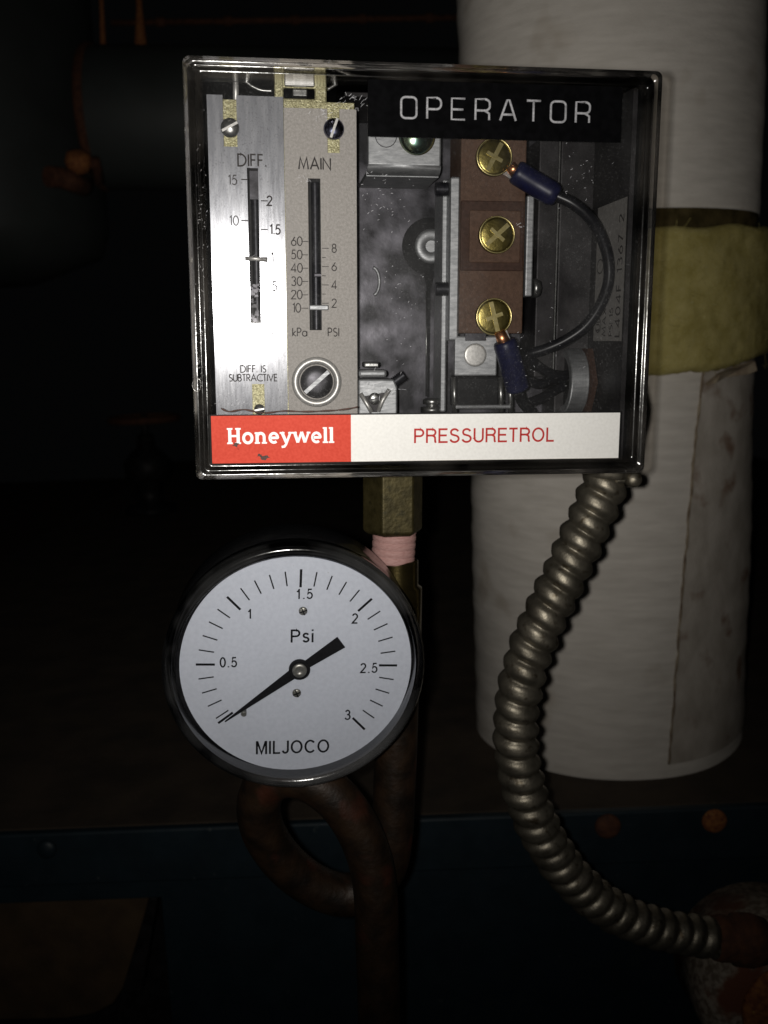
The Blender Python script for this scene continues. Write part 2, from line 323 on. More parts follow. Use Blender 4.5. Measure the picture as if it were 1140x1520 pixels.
# ------------------------------------------------------------------ geometric stroke lettering
def arc(cx, cy, rx, ry, a0, a1, n=14):
    return [(cx + rx * math.cos(R(a0 + (a1 - a0) * i / n)), cy + ry * math.sin(R(a0 + (a1 - a0) * i / n))) for i in range(n + 1)]
G = {  # width, strokes on a unit-high letter
 'D': (.72, [[(0, 0), (0, 1), (.22, 1)] + arc(.22, .5, .48, .5, 90, -90) + [(0, 0)]]),
 'I': (.0, [[(0, 0), (0, 1)]]),
 'F': (.42, [[(0, 0), (0, 1), (.42, 1)], [(0, .53), (.38, .53)]]),
 '.': (.02, [[(-.02, .05), (.10, .05)]]),
 'M': (.86, [[(0, 0), (.14, 1), (.43, .12), (.72, 1), (.86, 0)]]),
 'A': (.76, [[(0, 0), (.38, 1), (.76, 0)], [(.14, .34), (.62, .34)]]),
 'N': (.66, [[(0, 0), (0, 1), (.66, 0), (.66, 1)]]),
 'S': (.44, [arc(.22, .75, .20, .25, 40, 270, 12) + arc(.22, .25, .22, .25, 90, -140, 12)]),
 'U': (.56, [[(0, 1), (0, .28)] + arc(.28, .28, .28, .28, 180, 360) + [(.56, 1)]]),
 'B': (.46, [[(0, 0), (0, 1), (.2, 1)] + arc(.2, .76, .22, .24, 90, -90) + [(0, .52)], [(.2, .52)] + arc(.2, .26, .26, .26, 90, -90) + [(0, 0)]]),
 'T': (.5, [[(0, 1), (.5, 1)], [(.25, 1), (.25, 0)]]),
 'R': (.46, [[(0, 0), (0, 1), (.2, 1)] + arc(.2, .74, .25, .26, 90, -90) + [(0, .48)], [(.2, .48), (.48, 0)]]),
 'C': (.7, [arc(.5, .5, .5, .5, 50, 310, 20)]),
 'V': (.7, [[(0, 1), (.35, 0), (.7, 1)]]),
 'E': (.42, [[(.42, 0), (0, 0), (0, 1), (.42, 1)], [(0, .53), (.38, .53)]]),
 'P': (.46, [[(0, 0), (0, 1), (.2, 1)] + arc(.2, .74, .26, .26, 90, -90) + [(0, .48)]]),
 'k': (.40, [[(0, 0), (0, 1.02)], [(.38, .62), (.02, .28), (.42, 0)]]),
 'a': (.56, [arc(.28, .31, .28, .31, 0, 360, 18), [(.56, .62), (.56, 0)]]),
 'X': (.6, [[(0, 0), (.6, 1)], [(0, 1), (.6, 0)]]), 'L': (.4, [[(0, 1), (0, 0), (.4, 0)]]),
 'O': (.9, [arc(.45, .5, .45, .5, 0, 360, 24)]),
 '0': (.56, [arc(.28, .5, .28, .5, 0, 360, 22)]),
 '1': (.18, [[(0, .82), (.18, 1), (.18, 0)]]),
 '2': (.52, [arc(.26, .74, .25, .26, 170, -35, 12) + [(.0, 0), (.54, 0)]]),
 '3': (.5, [arc(.24, .76, .22, .24, 150, -90, 12), arc(.24, .26, .26, .27, 90, -150, 12)]),
 '4': (.58, [[(.44, 0), (.44, 1), (0, .26), (.60, .26)]]),
 '5': (.52, [[(.48, 1), (.16, 1), (.06, .56)] + arc(.22, .32, .28, .32, 110, -140, 14)]),
 '6': (.54, [arc(.27, .30, .27, .30, 0, 360, 20), [(.42, 1), (.06, .46)]]),
 '7': (.5, [[(0, 1), (.5, 1), (.14, 0)]]),
 '8': (.5, [arc(.25, .76, .21, .24, 0, 360, 18), arc(.25, .27, .26, .27, 0, 360, 18)]),
 '9': (.54, [arc(.27, .70, .27, .30, 0, 360, 20), [(.12, 0), (.48, .54)]]),
 ' ': (.3, []),
}
G['4'] = (.58, [[(.44, 0), (.44, 1), (0, .26), (.60, .26)]])
rr = .2
G['@O'] = (.66, [arc(.66 - rr, 1 - rr, rr, rr, 0, 90, 6) + arc(rr, 1 - rr, rr, rr, 90, 180, 6) + arc(rr, rr, rr, rr, 180, 270, 6) + arc(.66 - rr, rr, rr, rr, 270, 360, 6) + [(.66, 1 - rr)]])
G['@P'] = (.60, [[(0, 0), (0, 1), (.38, 1)] + arc(.38, .78, .22, .22, 90, 0, 6) + arc(.38, .68, .22, .22, 0, -90, 6) + [(0, .46)]])
G['@R'] = (.62, [[(0, 0), (0, 1), (.4, 1)] + arc(.4, .80, .22, .20, 90, 0, 6) + arc(.4, .66, .22, .20, 0, -90, 6) + [(0, .46)], [(.40, .46), (.60, .32), (.60, 0)]])
G['@E'] = (.58, [[(.58, 0), (0, 0), (0, 1), (.58, 1)], [(0, .48), (.50, .48)]])
G['@A'] = (.70, [[(0, 0), (.30, 1), (.40, 1), (.70, 0)], [(.12, .30), (.58, .30)]])
G['@T'] = (.62, [[(0, 1), (.62, 1)], [(.31, 1), (.31, 0)]])
_O = lambda w_: arc(w_ / 2, .5, w_ / 2, .5, 0, 360, 28)
G.update({
 '#0': (.50, [_O(.50)]), '#1': (.42, [[(.06, .74), (.16, .78), (.28, .92), (.29, 1.05)], [(.29, 1.05), (.29, -.06)]]),
 '#2': (.50, [arc(.25, .73, .24, .27, 165, -30, 12) + [(.22, .28), (.04, .08), (.0, 0), (.52, 0)]]),
 '#3': (.50, [arc(.24, .76, .21, .24, 160, -80, 12) + [(.18, .52)], [(.18, .52)] + arc(.24, .26, .25, .27, 85, -160, 14)]),
 '#5': (.50, [[(.46, 1), (.12, 1), (.05, .50)] + arc(.23, .32, .26, .32, 130, -155, 16)]),
 '#.': (.10, [[(.05, -.06), (.05, .07)]]),
 '#P': (.58, [[(0, -.06), (0, 1), (.34, 1)] + arc(.34, .74, .25, .26, 90, -90) + [(0, .48)]]),
 '#R': (.62, [[(0, -.06), (0, 1), (.38, 1)] + arc(.38, .76, .23, .24, 90, -90) + [(0, .52)], [(.38, .52)] + arc(.42, .30, .16, .19, 80, 0, 6) + [(.59, .06), (.64, -.05)]]),
 '#E': (.52, [[(.60, 0), (0, 0), (0, 1), (.58, 1)], [(0, .52), (.53, .52)]]),
 '#S': (.60, [arc(.30, .76, .26, .24, 15, 230, 14) + arc(.30, .25, .30, .26, 65, -170, 16)]),
 '#U': (.60, [[(0, 1.06), (0, .30)] + arc(.30, .30, .30, .30, 180, 360) + [(.60, 1.06)]]),
 '#T': (.54, [[(-.04, 1), (.58, 1)], [(.27, 1), (.27, -.06)]]),
 '#O': (.78, [_O(.78)]), '#L': (.40, [[(0, 1.06), (0, 0), (.50, 0)]]),
 '#M': (.72, [[(0, -.06), (0, 1), (.05, 1), (.36, .02), (.67, 1), (.72, 1), (.72, -.06)]]),
 '#I': (.0, [[(0, -.06), (0, 1.06)]]), '#J': (.40, [arc(.20, .24, .20, .24, 190, 360, 12) + [(.40, 1.06)]]),
 '#C': (.72, [arc(.38, .5, .38, .5, 40, 320, 24)]),
 '#s': (.42, [arc(.21, .54, .18, .17, 20, 235, 10) + arc(.21, .18, .20, .18, 60, -165, 12)]),
 '#i': (.0, [[(0, -.06), (0, .74)], [(0, .92), (0, 1.06)]]),
})
def grot(mb, txt, cx, cz, W, H, y, wt=.115, gap=.30, rot=0.0):
    """plain sans lettering fitted to a box W x H"""
    q = strokes(txt, H * .90, gap, '#'); xs = [a for s_ in q for a, c in s_]; k = (W - wt * H) / max(1e-6, max(xs) - min(xs)); m = (max(xs) + min(xs)) / 2
    if len(txt) == 1: k = 1.0
    c_, s2 = math.cos(rot), math.sin(rot)
    for i, s_ in enumerate(q):
        P = [((a - m) * k, c) for a, c in s_]; P = [(cx + a * c_ - c * s2, cz + a * s2 + c * c_) for a, c in P]
        mb.ribbon(P, wt * H, y - .0005 * i, closed=(len(P) > 8 and (Vector(P[0]) - Vector(P[-1])).length < 1e-5))
def strokes(txt, h, gap, pre='', sx=1.0):
    """strokes of a word, unit mm, centred on its middle"""
    x = 0; out = []
    for ch in txt:
        wd, st = G.get(pre + ch) or G[ch]
        for q in st: out.append([((x + a * sx) * h, b * h) for a, b in q])
        x += wd * sx + gap
    x -= gap
    return [[(a - x * h / 2, b - h / 2) for a, b in q] for q in out]
def word(mb, txt, px, py, hpx, d, wt=0.13, gap=0.26, sx=1.0, pre='', rot=0.0):
    x, z = up(px, py, d); h = abs(up(px, py - hpx / 2, d)[1] - up(px, py + hpx / 2, d)[1])
    c, s_ = math.cos(rot), math.sin(rot)
    for q in strokes(txt, h, gap, pre, sx):
        q = [(a * c - b * s_ + x, a * s_ + b * c + z) for a, b in q]
        mb.ribbon(q, wt * h, d, closed=(len(q) > 8 and (Vector(q[0]) - Vector(q[-1])).length < 1e-5))
def pxw(px, py, n, d): return abs(up(px + n / 2, py, d)[0] - up(px - n / 2, py, d)[0])
def pxh(px, py, n, d): return abs(up(px, py - n / 2, d)[1] - up(px, py + n / 2, d)[1])
def screw(parent, name, px, py, rpx, d, m, slots, hgt=1.4, dome=0.5, slotmat=None, slotw=0.16):
    """round-headed screw facing the front: dome head with recessed-looking slots as inlaid bars"""
    x, z = up(px, py, d); r_ = pxw(px, py, rpx * 2, d) / 2
    b = MB(); b.lathe((x, d + hgt, z), (0, -1, 0), [(r_, 0), (r_, hgt * .35), (r_ * .96, hgt * .6), (r_ * .8, hgt * .6 + dome * .45), (r_ * .5, hgt * .6 + dome * .8), (r_ * .01, hgt * .6 + dome)], 36)
    o = b.build(name, m, parent)
    yy = d + hgt - hgt * .6 - dome - 0.02
    for a in slots:
        b = MB(); c, s_ = math.cos(R(a)), math.sin(R(a)); L = r_ * .93; wd = r_ * slotw
        b.prism([(x + c * L - s_ * wd, z + s_ * L + c * wd), (x - c * L - s_ * wd, z - s_ * L + c * wd), (x - c * L + s_ * wd, z - s_ * L - c * wd), (x + c * L + s_ * wd, z + s_ * L - c * wd)], yy, yy + hgt * .6 + dome * .6)
        b.build('slot', slotmat or m, o)
    return o
# ------------------------------------------------------------------ STRUCTURE: the boiler the parts stand before
TOPZ = -221.0
bx, by = uph(600, 1214, TOPZ, WLD)
FY = by                                                   # front face of the boiler jacket
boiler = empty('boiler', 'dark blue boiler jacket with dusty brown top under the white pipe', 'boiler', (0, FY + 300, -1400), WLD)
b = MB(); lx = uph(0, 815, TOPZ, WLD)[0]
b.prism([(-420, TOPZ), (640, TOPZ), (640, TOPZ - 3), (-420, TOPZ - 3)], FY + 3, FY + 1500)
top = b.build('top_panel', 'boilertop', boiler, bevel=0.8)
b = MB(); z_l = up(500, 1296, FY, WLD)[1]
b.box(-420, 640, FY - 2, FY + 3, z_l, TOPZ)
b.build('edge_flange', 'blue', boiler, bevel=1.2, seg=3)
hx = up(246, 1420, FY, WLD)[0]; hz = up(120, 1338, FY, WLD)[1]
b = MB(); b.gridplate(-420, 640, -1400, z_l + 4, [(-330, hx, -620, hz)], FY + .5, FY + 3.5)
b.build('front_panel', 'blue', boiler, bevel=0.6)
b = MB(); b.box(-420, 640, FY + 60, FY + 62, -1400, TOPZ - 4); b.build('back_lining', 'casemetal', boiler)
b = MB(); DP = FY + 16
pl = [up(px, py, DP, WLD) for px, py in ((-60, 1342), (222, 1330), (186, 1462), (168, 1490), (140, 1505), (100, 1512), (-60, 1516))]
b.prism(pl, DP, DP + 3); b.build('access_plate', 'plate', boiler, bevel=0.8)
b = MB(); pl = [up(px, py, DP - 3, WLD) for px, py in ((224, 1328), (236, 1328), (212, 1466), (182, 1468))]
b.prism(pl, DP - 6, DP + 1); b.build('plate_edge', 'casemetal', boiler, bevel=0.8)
for px, py, rp, m in ((902, 1226, 20, 'darkrust'), (1060, 1218, 19, 'rust'), (70, 1260, 15, 'blue')):
    x, z = up(px, py, FY - 2, WLD); rad = rp * (FY / F) * 1.05
    b = MB(); b.lathe((x, FY - 1.9, z), (0, -1, 0), [(rad, 0), (rad, .8), (rad * .9, 1.7), (rad * .6, 2.4), (rad * .02, 2.8)], 26)
    b.build('bolt', m, boiler)
# ------------------------------------------------------------------ insulated pipe
axx, axd = up(899, 760, 530, WLD)[0], 530.0
PR = 74.0
pipe = empty('insulated_pipe', 'thick white canvas wrapped pipe standing on the boiler top', 'pipe', (axx, axd, TOPZ), WLD)
def wrap(zs, rfun, n=160, a0=0, a1=360, closed=True):
    vs = []; fs = []; nn = n if closed else n + 1
    for z in zs:
        for i in range(nn):
            t = R(a0 + (a1 - a0) * i / n); r_ = rfun(t, z)
            vs.append((axx + math.sin(t) * r_, axd - math.cos(t) * r_, z if not isinstance(z, tuple) else z[0]))
    for j in range(len(zs) - 1):
        for i in range(n):
            i2 = (i + 1) % nn
            fs.append((j * nn + i, j * nn + i2, (j + 1) * nn + i2, (j + 1) * nn + i))
    return vs, fs
def wob(t, z): return 0.5 * math.sin(3 * t + z * .02) + 0.35 * math.sin(7 * t - z * .05) + 0.25 * math.sin(z * .31 + 2 * t) + 0.12 * math.sin(z * .83)
yfront = axd - PR
z_jt = up(1060, 548, yfront, WLD)[1]         # top of the lower jacket
z_wt = up(1060, 338, yfront, WLD)[1]         # top of bare wool
z_ub = up(1060, 306, yfront, WLD)[1]         # bottom of the upper jacket
def zlist(a, b_, n): return [a + (b_ - a) * i / n for i in range(n + 1)]
b = MB(); vs, fs = wrap(zlist(TOPZ - 1, z_jt + 6, 60), lambda t, z: PR + wob(t, z)); b.add(vs, fs, True)
b.build('canvas_jacket', 'canvas', pipe)
b = MB(); vs, fs = wrap(zlist(z_ub, z_ub + 330, 50), lambda t, z: PR + 1.8 + wob(t, z + 40)); b.add(vs, fs, True)
uj = b.build('canvas_jacket', 'canvas', pipe)
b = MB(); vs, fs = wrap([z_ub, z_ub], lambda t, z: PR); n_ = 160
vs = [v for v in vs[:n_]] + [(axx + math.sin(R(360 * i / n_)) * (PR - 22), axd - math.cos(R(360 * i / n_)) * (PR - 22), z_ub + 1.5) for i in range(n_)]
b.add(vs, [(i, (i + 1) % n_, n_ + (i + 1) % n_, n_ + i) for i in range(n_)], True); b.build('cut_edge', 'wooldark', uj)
# stained overlap of the canvas, its edge running down the front right
def aof(px, py):      # angle on the pipe of a pixel
    inv = WLD.inverted(); o = inv @ C0; r_ = inv.to_3x3() @ ray(px, py)
    ox, oy = o.x / MM - axx, o.y / MM - axd; dx, dy = r_.x, r_.y
    A = dx * dx + dy * dy; B = 2 * (ox * dx + oy * dy); Cc = ox * ox + oy * oy - PR * PR
    t = (-B - math.sqrt(max(0, B * B - 4 * A * Cc))) / (2 * A)
    return math.degrees(math.atan2(ox + dx * t, -(oy + dy * t))), t * r_.z
seamp = [aof(*p) for p in ((1041, 575), (1033, 640), (1028, 700), (1020, 790), (1012, 880), (1004, 990), (999, 1060), (992, 1134))]
def seam_a(z):
    for (a0, z0), (a1, z1) in zip(seamp, seamp[1:]):
        if z0 >= z >= z1: return a0 + (a1 - a0) * (z0 - z) / (z0 - z1 + 1e-9)
    return seamp[0][0] if z > seamp[0][1] else seamp[-1][0]
vs = []; fs = []; zs = zlist(seamp[-1][1], z_jt + 5, 60); K = 30
for z in zs:
    a0 = seam_a(z) + .16 * math.sin(z * .23) + .10 * math.sin(z * .71)
    for i in range(K + 1):
        t = R(a0 + (150 - a0) * i / K); r_ = PR + wob(t, z) + 0.9
        vs.append((axx + math.sin(t) * r_, axd - math.cos(t) * r_, z))
    t = R(a0); 
for j in range(len(zs) - 1):
    for i in range(K): fs.append((j * (K + 1) + i, j * (K + 1) + i + 1, (j + 1) * (K + 1) + i + 1, (j + 1) * (K + 1) + i))
b = MB(); b.add(vs, fs, True); lap = b.build('canvas_lap', 'canvas2', pipe, label='stained canvas overlap on the right of the pipe')
sp = []
for z in zs:
    a0 = seam_a(z) + .16 * math.sin(z * .23) + .10 * math.sin(z * .71); t = R(a0); r_ = PR + wob(t, z) + .5
    sp.append((axx + math.sin(t) * r_, axd - math.cos(t) * r_, z))
b = MB(); b.tube(sp, [0.62 + .16 * math.sin(i * 1.7) for i in range(len(sp))], 6); b.build('seam_edge', 'seam', lap)
# bare yellow glass wool between the jackets
def woolr(t, z):
    k = (z - z_jt) / (z_wt - z_jt)
    return PR + 8 + 2.0 * math.sin(math.pi * min(1, max(0, k))) + 0.6 * math.sin(5 * t + z * .06) + 0.3 * math.sin(11 * t + z * .13) + random.uniform(-.55, .55)
zs = zlist(0, 1, 34); vs = []; fs = []; n_ = 220
for k in zs:
    for i in range(n_):
        t = 2 * math.pi * i / n_; sg = math.sin(t)
        z = (z_jt - 2 + 9 * sg * sg * (1 if sg > 0 else 0) + .6 * math.sin(9 * t) + random.uniform(-.5, .5)) * (1 - k) + (z_wt + 3.0 * sg + .7 * math.sin(13 * t)) * k
        r_ = woolr(t, z)
        if k < .02 or k > .98: r_ -= 4
        vs.append((axx + math.sin(t) * r_, axd - math.cos(t) * r_, z))
for j in range(len(zs) - 1):
    for i in range(n_): fs.append((j * n_ + i, j * n_ + (i + 1) % n_, (j + 1) * n_ + (i + 1) % n_, (j + 1) * n_ + i))
b = MB(); b.add(vs, fs, True)
vs2 = [v for v in vs[:n_]] + [(axx + math.sin(2 * math.pi * i / n_) * 50, axd - math.cos(2 * math.pi * i / n_) * 50, vs[i][2]) for i in range(n_)]
b.add(vs2, [(i, (i + 1) % n_, n_ + (i + 1) % n_, n_ + i) for i in range(n_)], True)
wool = b.build('insulation_band', 'wool', pipe, label='bare yellow glass wool band around the pipe')
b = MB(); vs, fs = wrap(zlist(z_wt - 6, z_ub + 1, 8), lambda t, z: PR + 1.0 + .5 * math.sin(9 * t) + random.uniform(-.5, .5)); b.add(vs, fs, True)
b.build('dark_gap_band', 'wooldark', pipe)  # dark brown band filling the gap above the wool
# loose glass fibres standing off the wool
b = MB(); rf = random.Random(3)
for k in range(420):
    t = R(rf.uniform(-20, 100)); z = z_jt + (z_wt - z_jt) * rf.uniform(-.02, 1.02); r0 = PR + 9.4 + 1.6 * math.sin(math.pi * min(1, max(0, (z - z_jt) / (z_wt - z_jt)))); dt = rf.gauss(0, .05); dz = rf.gauss(0, 2.2); lift = rf.uniform(.1, 1.4)
    b.tube([(axx + math.sin(t + dt * q) * (r0 + lift * q * (2 - q) * .8), axd - math.cos(t + dt * q) * (r0 + lift * q * (2 - q) * .8), z + dz * q * q) for q in (0, .4, .8, 1.2)], rf.uniform(.06, .13), 3, caps=False)
o = b.build('loose_fibres', 'wool', wool); o['kind'] = 'stuff'
# torn flap of canvas under the wool
fp = [(1048, 572), (1062, 556), (1082, 548), (1104, 538), (1107, 551), (1094, 556), (1072, 560), (1056, 568)]
b = MB(); vs = []
for i, (px, py) in enumerate(fp):
    a, z = aof(min(px, 1086) - 6, py); t = R(a); r_ = PR + 4 + (4 if px > 1090 else 1.5 * (i % 2))
    vs.append((axx + math.sin(t) * r_ + (px - min(px, 1086)) * .33, axd - math.cos(t) * r_, z))
vs += [(x - 1, y + 2.0, z + .5) for x, y, z in vs]; k = len(fp)
b.add(vs, [tuple(range(k)), tuple(reversed(range(k, 2 * k)))] + [(i, k + i, k + (i + 1) % k, (i + 1) % k) for i in range(k)])
b.build('torn_flap', 'seam', lap)
# ------------------------------------------------------------------ dim things further back in the room
YB = 1050.0
def bt(px, py, d): return up3(px, py, d, WLD)
p0 = bt(136, 176, YB); p1 = bt(700, 182, YB); rad = 95 * YB / F
tank = empty('horizontal_tank', 'dim grey horizontal tank with a rusty rim behind the clear box', 'tank', (p0[0], YB, p0[2] - rad), WLD)
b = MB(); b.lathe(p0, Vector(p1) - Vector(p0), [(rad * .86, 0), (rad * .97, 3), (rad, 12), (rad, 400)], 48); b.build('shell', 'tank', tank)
b = MB(); b.lathe(Vector(p0) + Vector((2, 0, 0)), (1, 0, 0), [(rad * 1.0, 0), (rad * 1.03, 2), (rad * 1.03, 7), (rad, 9)], 48, cap0=False, cap1=False); b.build('rim', 'darkrust', tank)
for px, top_w, bot_w, bot, lab in ((151, 2.2, 3.2, 92, 'thin rusty rod rising from the grey tank beside its rim'), (207, 3.0, 7.5, 90, 'thicker flared rusty rod rising from the grey tank')):
    b = MB(); q0 = bt(px - 4, -60, YB); q1 = bt(px, 15, YB); q2 = bt(px + 3, bot, YB)
    b.tube([q0, q1, q2], [top_w, top_w, bot_w], 14)
    o = b.build('hanger_rod', 'rust' , fr=WLD, org=q2); o['label'] = lab; o['category'] = 'rod'
b = MB(); q0 = bt(165, 34, YB + 60); q1 = bt(690, 26, YB + 60); b.tube([q0, q1], 3.2, 12)
for k in range(5): 
    c = Vector(q0).lerp(Vector(q1), .14 + .19 * k); b.lathe(c, (1, 0, 0), [(3.2, -5), (5, -4), (5, 4), (3.2, 5)], 12, cap0=False, cap1=False)
o = b.build('overhead_pipe', 'darkrust', fr=WLD, org=q0); o['label'] = 'thin rusty pipe running level above the grey tank'; o['category'] = 'pipe'
fit = empty('pipe_elbow', 'orange rusty pipe elbow hanging below the tank rim', 'pipe fitting', bt(112, 275, 900), WLD)
b = MB(); b.tube(smoothpath([bt(72, 262, 880), bt(90, 264, 890), bt(108, 270, 900), bt(122, 276, 930)], 6), 9.0, 16); b.build('elbow', 'darkrust', fit)
b = MB(); b.lathe(bt(116, 240, 900), (.25, -.5, .8), [(4, -8), (10, -7), (11.5, 0), (10, 7), (4, 9)], 22); b.build('union_nut', 'rust', fit)
b = MB(); b.tube([bt(116, 244, 900), bt(140, 240, 915), bt(146, 270, 930)], 5.5, 14); b.build('nipple', 'darkrust', fit)
b = MB(); c = bt(-60, 80, 1200); b.lathe((c[0], c[1], c[2] - 260), (0, 0, 1), [(60, 0), (140, 30), (150, 60), (150, 700)], 60)
o = b.build('vertical_tank', 'tank', fr=WLD, org=(c[0], c[1], c[2] - 260)); o['label'] = 'barely lit dark upright tank at the edge of the room'; o['category'] = 'tank'
# machinery standing on the far part of the boiler top
zf = TOPZ
vx, vy = uph(225, 760, zf, WLD)
val = empty('gate_valve', 'dark old valve standing behind the boiler top', 'valve', (vx, vy, zf), WLD)
b = MB(); b.lathe((vx, vy, zf), (0, 0, 1), [(34, 0), (34, 8), (18, 10), (18, 40), (30, 48), (32, 70), (20, 84), (12, 90), (12, 105), (8, 108)], 30); b.build('body', 'casemetal', val)
b = MB(); b.tube([(vx + 44 * math.cos(R(a)), vy + 44 * math.sin(R(a)), zf + 128) for a in range(0, 361, 12)], 5, 10); b.build('handwheel', 'darkrust', val)
b = MB(); b.cyl((vx, vy, zf + 100), (vx, vy, zf + 134), 5); b.cyl((vx - 44, vy, zf + 128), (vx + 44, vy, zf + 128), 3.5); b.build('stem', 'casemetal', val)
b = MB(); q = uph(120, 780, zf - 40, WLD); b.box(-900, -455, FY + 200, FY + 1500, zf - 60, zf - 30)
o = b.build('side_ledge', 'plate', fr=WLD, org=(-600, FY + 600, zf - 60)); o['label'] = 'dusty brown ledge beyond the left edge of the boiler top'; o['category'] = 'ledge'
# ------------------------------------------------------------------ THE CONTROL
x0, x1, z0, z1 = rect(281, 93, 969, 708, 0)
# box corners averaged from the photograph's four corners
tl = up(268, 84, 0); tr = up(987, 100, 0); bl = up(292, 707, 0); br = up(957, 708, 0)
X0, X1 = (tl[0] + bl[0]) / 2, (tr[0] + br[0]) / 2; Z1, Z0 = (tl[1] + tr[1]) / 2, (bl[1] + br[1]) / 2
DC = 46.0    # cover depth
ctl = empty('pressure_controller', 'boiler pressure control in a clear box with red and white label', 'pressure control', ((X0 + X1) / 2, 42, Z0))
def rring(o_, y, rc, n=7):
    a, b_, c, d_ = X0 + o_, X1 - o_, Z0 + o_, Z1 - o_; rc = max(.3, rc); out = []
    for cx_, cz_, s0 in ((b_ - rc, d_ - rc, 0), (a + rc, d_ - rc, 90), (a + rc, c + rc, 180), (b_ - rc, c + rc, 270)):
        for i in range(n + 1):
            t = R(s0 + 90 * i / n); out.append((cx_ + rc * math.cos(t), y, cz_ + rc * math.sin(t)))
    return out
def loft(mb, rings, smooth=True):
    n = len(rings[0]); vs = [v for r_ in rings for v in r_]
    mb.add(vs, [(j * n + i, j * n + (i + 1) % n, (j + 1) * n + (i + 1) % n, (j + 1) * n + i) for j in range(len(rings) - 1) for i in range(n)], smooth)
b = MB()
prof = [(0.5, DC), (0.0, DC - .5), (0.0, DC - 4), (.7, DC - 4.6), (.7, 6), (.7, 4.0), (0.1, 3.6), (0.0, 3.0), (0.0, 1.0), (.25, .35), (.9, 0.0), (1.6, .05), (2.0, .5), (2.6, .6), (3.0, .15), (3.6, .1), (4.2, .55), (4.5, 1.0)]
loft(b, [rring(o_, y, 1.7 - o_ * .25) for o_, y in prof])
inner = [(4.5, 1.0 + 2.0), (3.2, 3.2), (2.6, 4.2), (2.5, DC - 1), (2.2, DC), (.5, DC)]
loft(b, [rring(o_, y, 1.2 - o_ * .1) for o_, y in inner])
cover = b.build('clear_cover', 'cover', ctl, label='clear plastic cover with thick smoky edges')
b = MB(); r_ = rring(4.5, 1.0, .6); n_ = len(r_)
b.add(r_ , [tuple(range(n_))]); b.add([(x, 3.0, z) for x, y, z in r_], [tuple(range(n_))])
b.build('front_pane', 'pane', cover)
# moulding bead half way down the left edge
x, z = up(292, 571, 0.2); b = MB(); b.tube([(x + 1.0 * math.cos(R(a)), -.05, z + 1.7 * math.sin(R(a))) for a in range(0, 361, 15)], .14, 8, caps=False); b.build('mould_mark', 'cover', cover)
# scuffs and hairline scratches on the outside of the pane
sm_, sn, sl = newmat('scratch'); sp_ = sn['Principled BSDF']; sp_.inputs['Base Color'].default_value = (.7, .7, .74, 1); sp_.inputs['Roughness'].default_value = .5; sp_.inputs['Alpha'].default_value = .5; M['scratch'] = sm_
b = MB(); rs = random.Random(21)
for (px, py, n_, sx_, sy_, L_, ang) in ((520, 150, 26, 22, 16, 9, 40), (478, 170, 14, 16, 14, 8, 45), (300, 300, 40, 10, 150, 5, 70), (298, 520, 30, 8, 90, 5, 80), (568, 290, 40, 36, 60, 4, 20), (390, 400, 14, 50, 60, 8, 25), (450, 265, 8, 12, 6, 6, -30), (600, 420, 40, 50, 110, 3, 60), (860, 260, 26, 40, 50, 4, 30), (800, 520, 26, 90, 70, 4, 10), (570, 575, 20, 30, 26, 8, 60), (350, 590, 18, 30, 20, 5, 10), (775, 335, 5, 10, 5, 9, 8)):
    for k in range(n_):
        x, z = up(px + rs.gauss(0, .5) * sx_, py + rs.gauss(0, .5) * sy_, .9); a_ = R(ang + rs.gauss(0, 35)); L = L_ * .16 * rs.uniform(.15, 1)
        b.ribbon([(x - math.cos(a_) * L / 2, z - math.sin(a_) * L / 2), (x + rs.uniform(-.05, .05), z + rs.uniform(-.05, .05)), (x + math.cos(a_) * L / 2, z + math.sin(a_) * L / 2)], rs.uniform(.04, .11), .93 - .0003 * k)
o = b.build('scratches', 'scratch', cover); o['kind'] = 'stuff'
b = MB(); P_ = smoothpath([(*up(px, py, .9), 0) for px, py in ((328, 606), (340, 611), (362, 608), (390, 613), (420, 610), (450, 611), (480, 610), (508, 608), (531, 604))], 6)
b.tube([(p.x, .95, p.y) for p in P_], [.12 + .14 * abs(math.sin(i * .55)) for i in range(len(P_))], 6); b.build('dirt_line', 'grime', cover)
# label strip
DL = 0.55
lx0, lx1, lz0, lz1 = rect(314, 615, 919, 684, DL); lxm = up(521, 650, DL)[0]
b = MB(); b.box(lx0 - .5, lx1 + .5, DL + .02, 1.0, lz0 - .45, lz1 + .3); b.build('label_border', 'black', cover)
b = MB(); b.box(lx0, lxm, DL - .02, DL + .3, lz0, lz1); b.build('red_label', 'red', cover)
b = MB(); b.box(lxm, lx1, DL - .02, DL + .3, lz0, lz1); b.build('white_label', 'white', cover)
b = MB(); cx_, cz_ = up(720, 646, DL)
grot(b, 'PRESSURETROL', cx_, cz_, pxw(720, 646, 209, DL), pxh(720, 646, 21, DL), DL - .06, .14, .27); b.build('lettering', 'redink', cover)
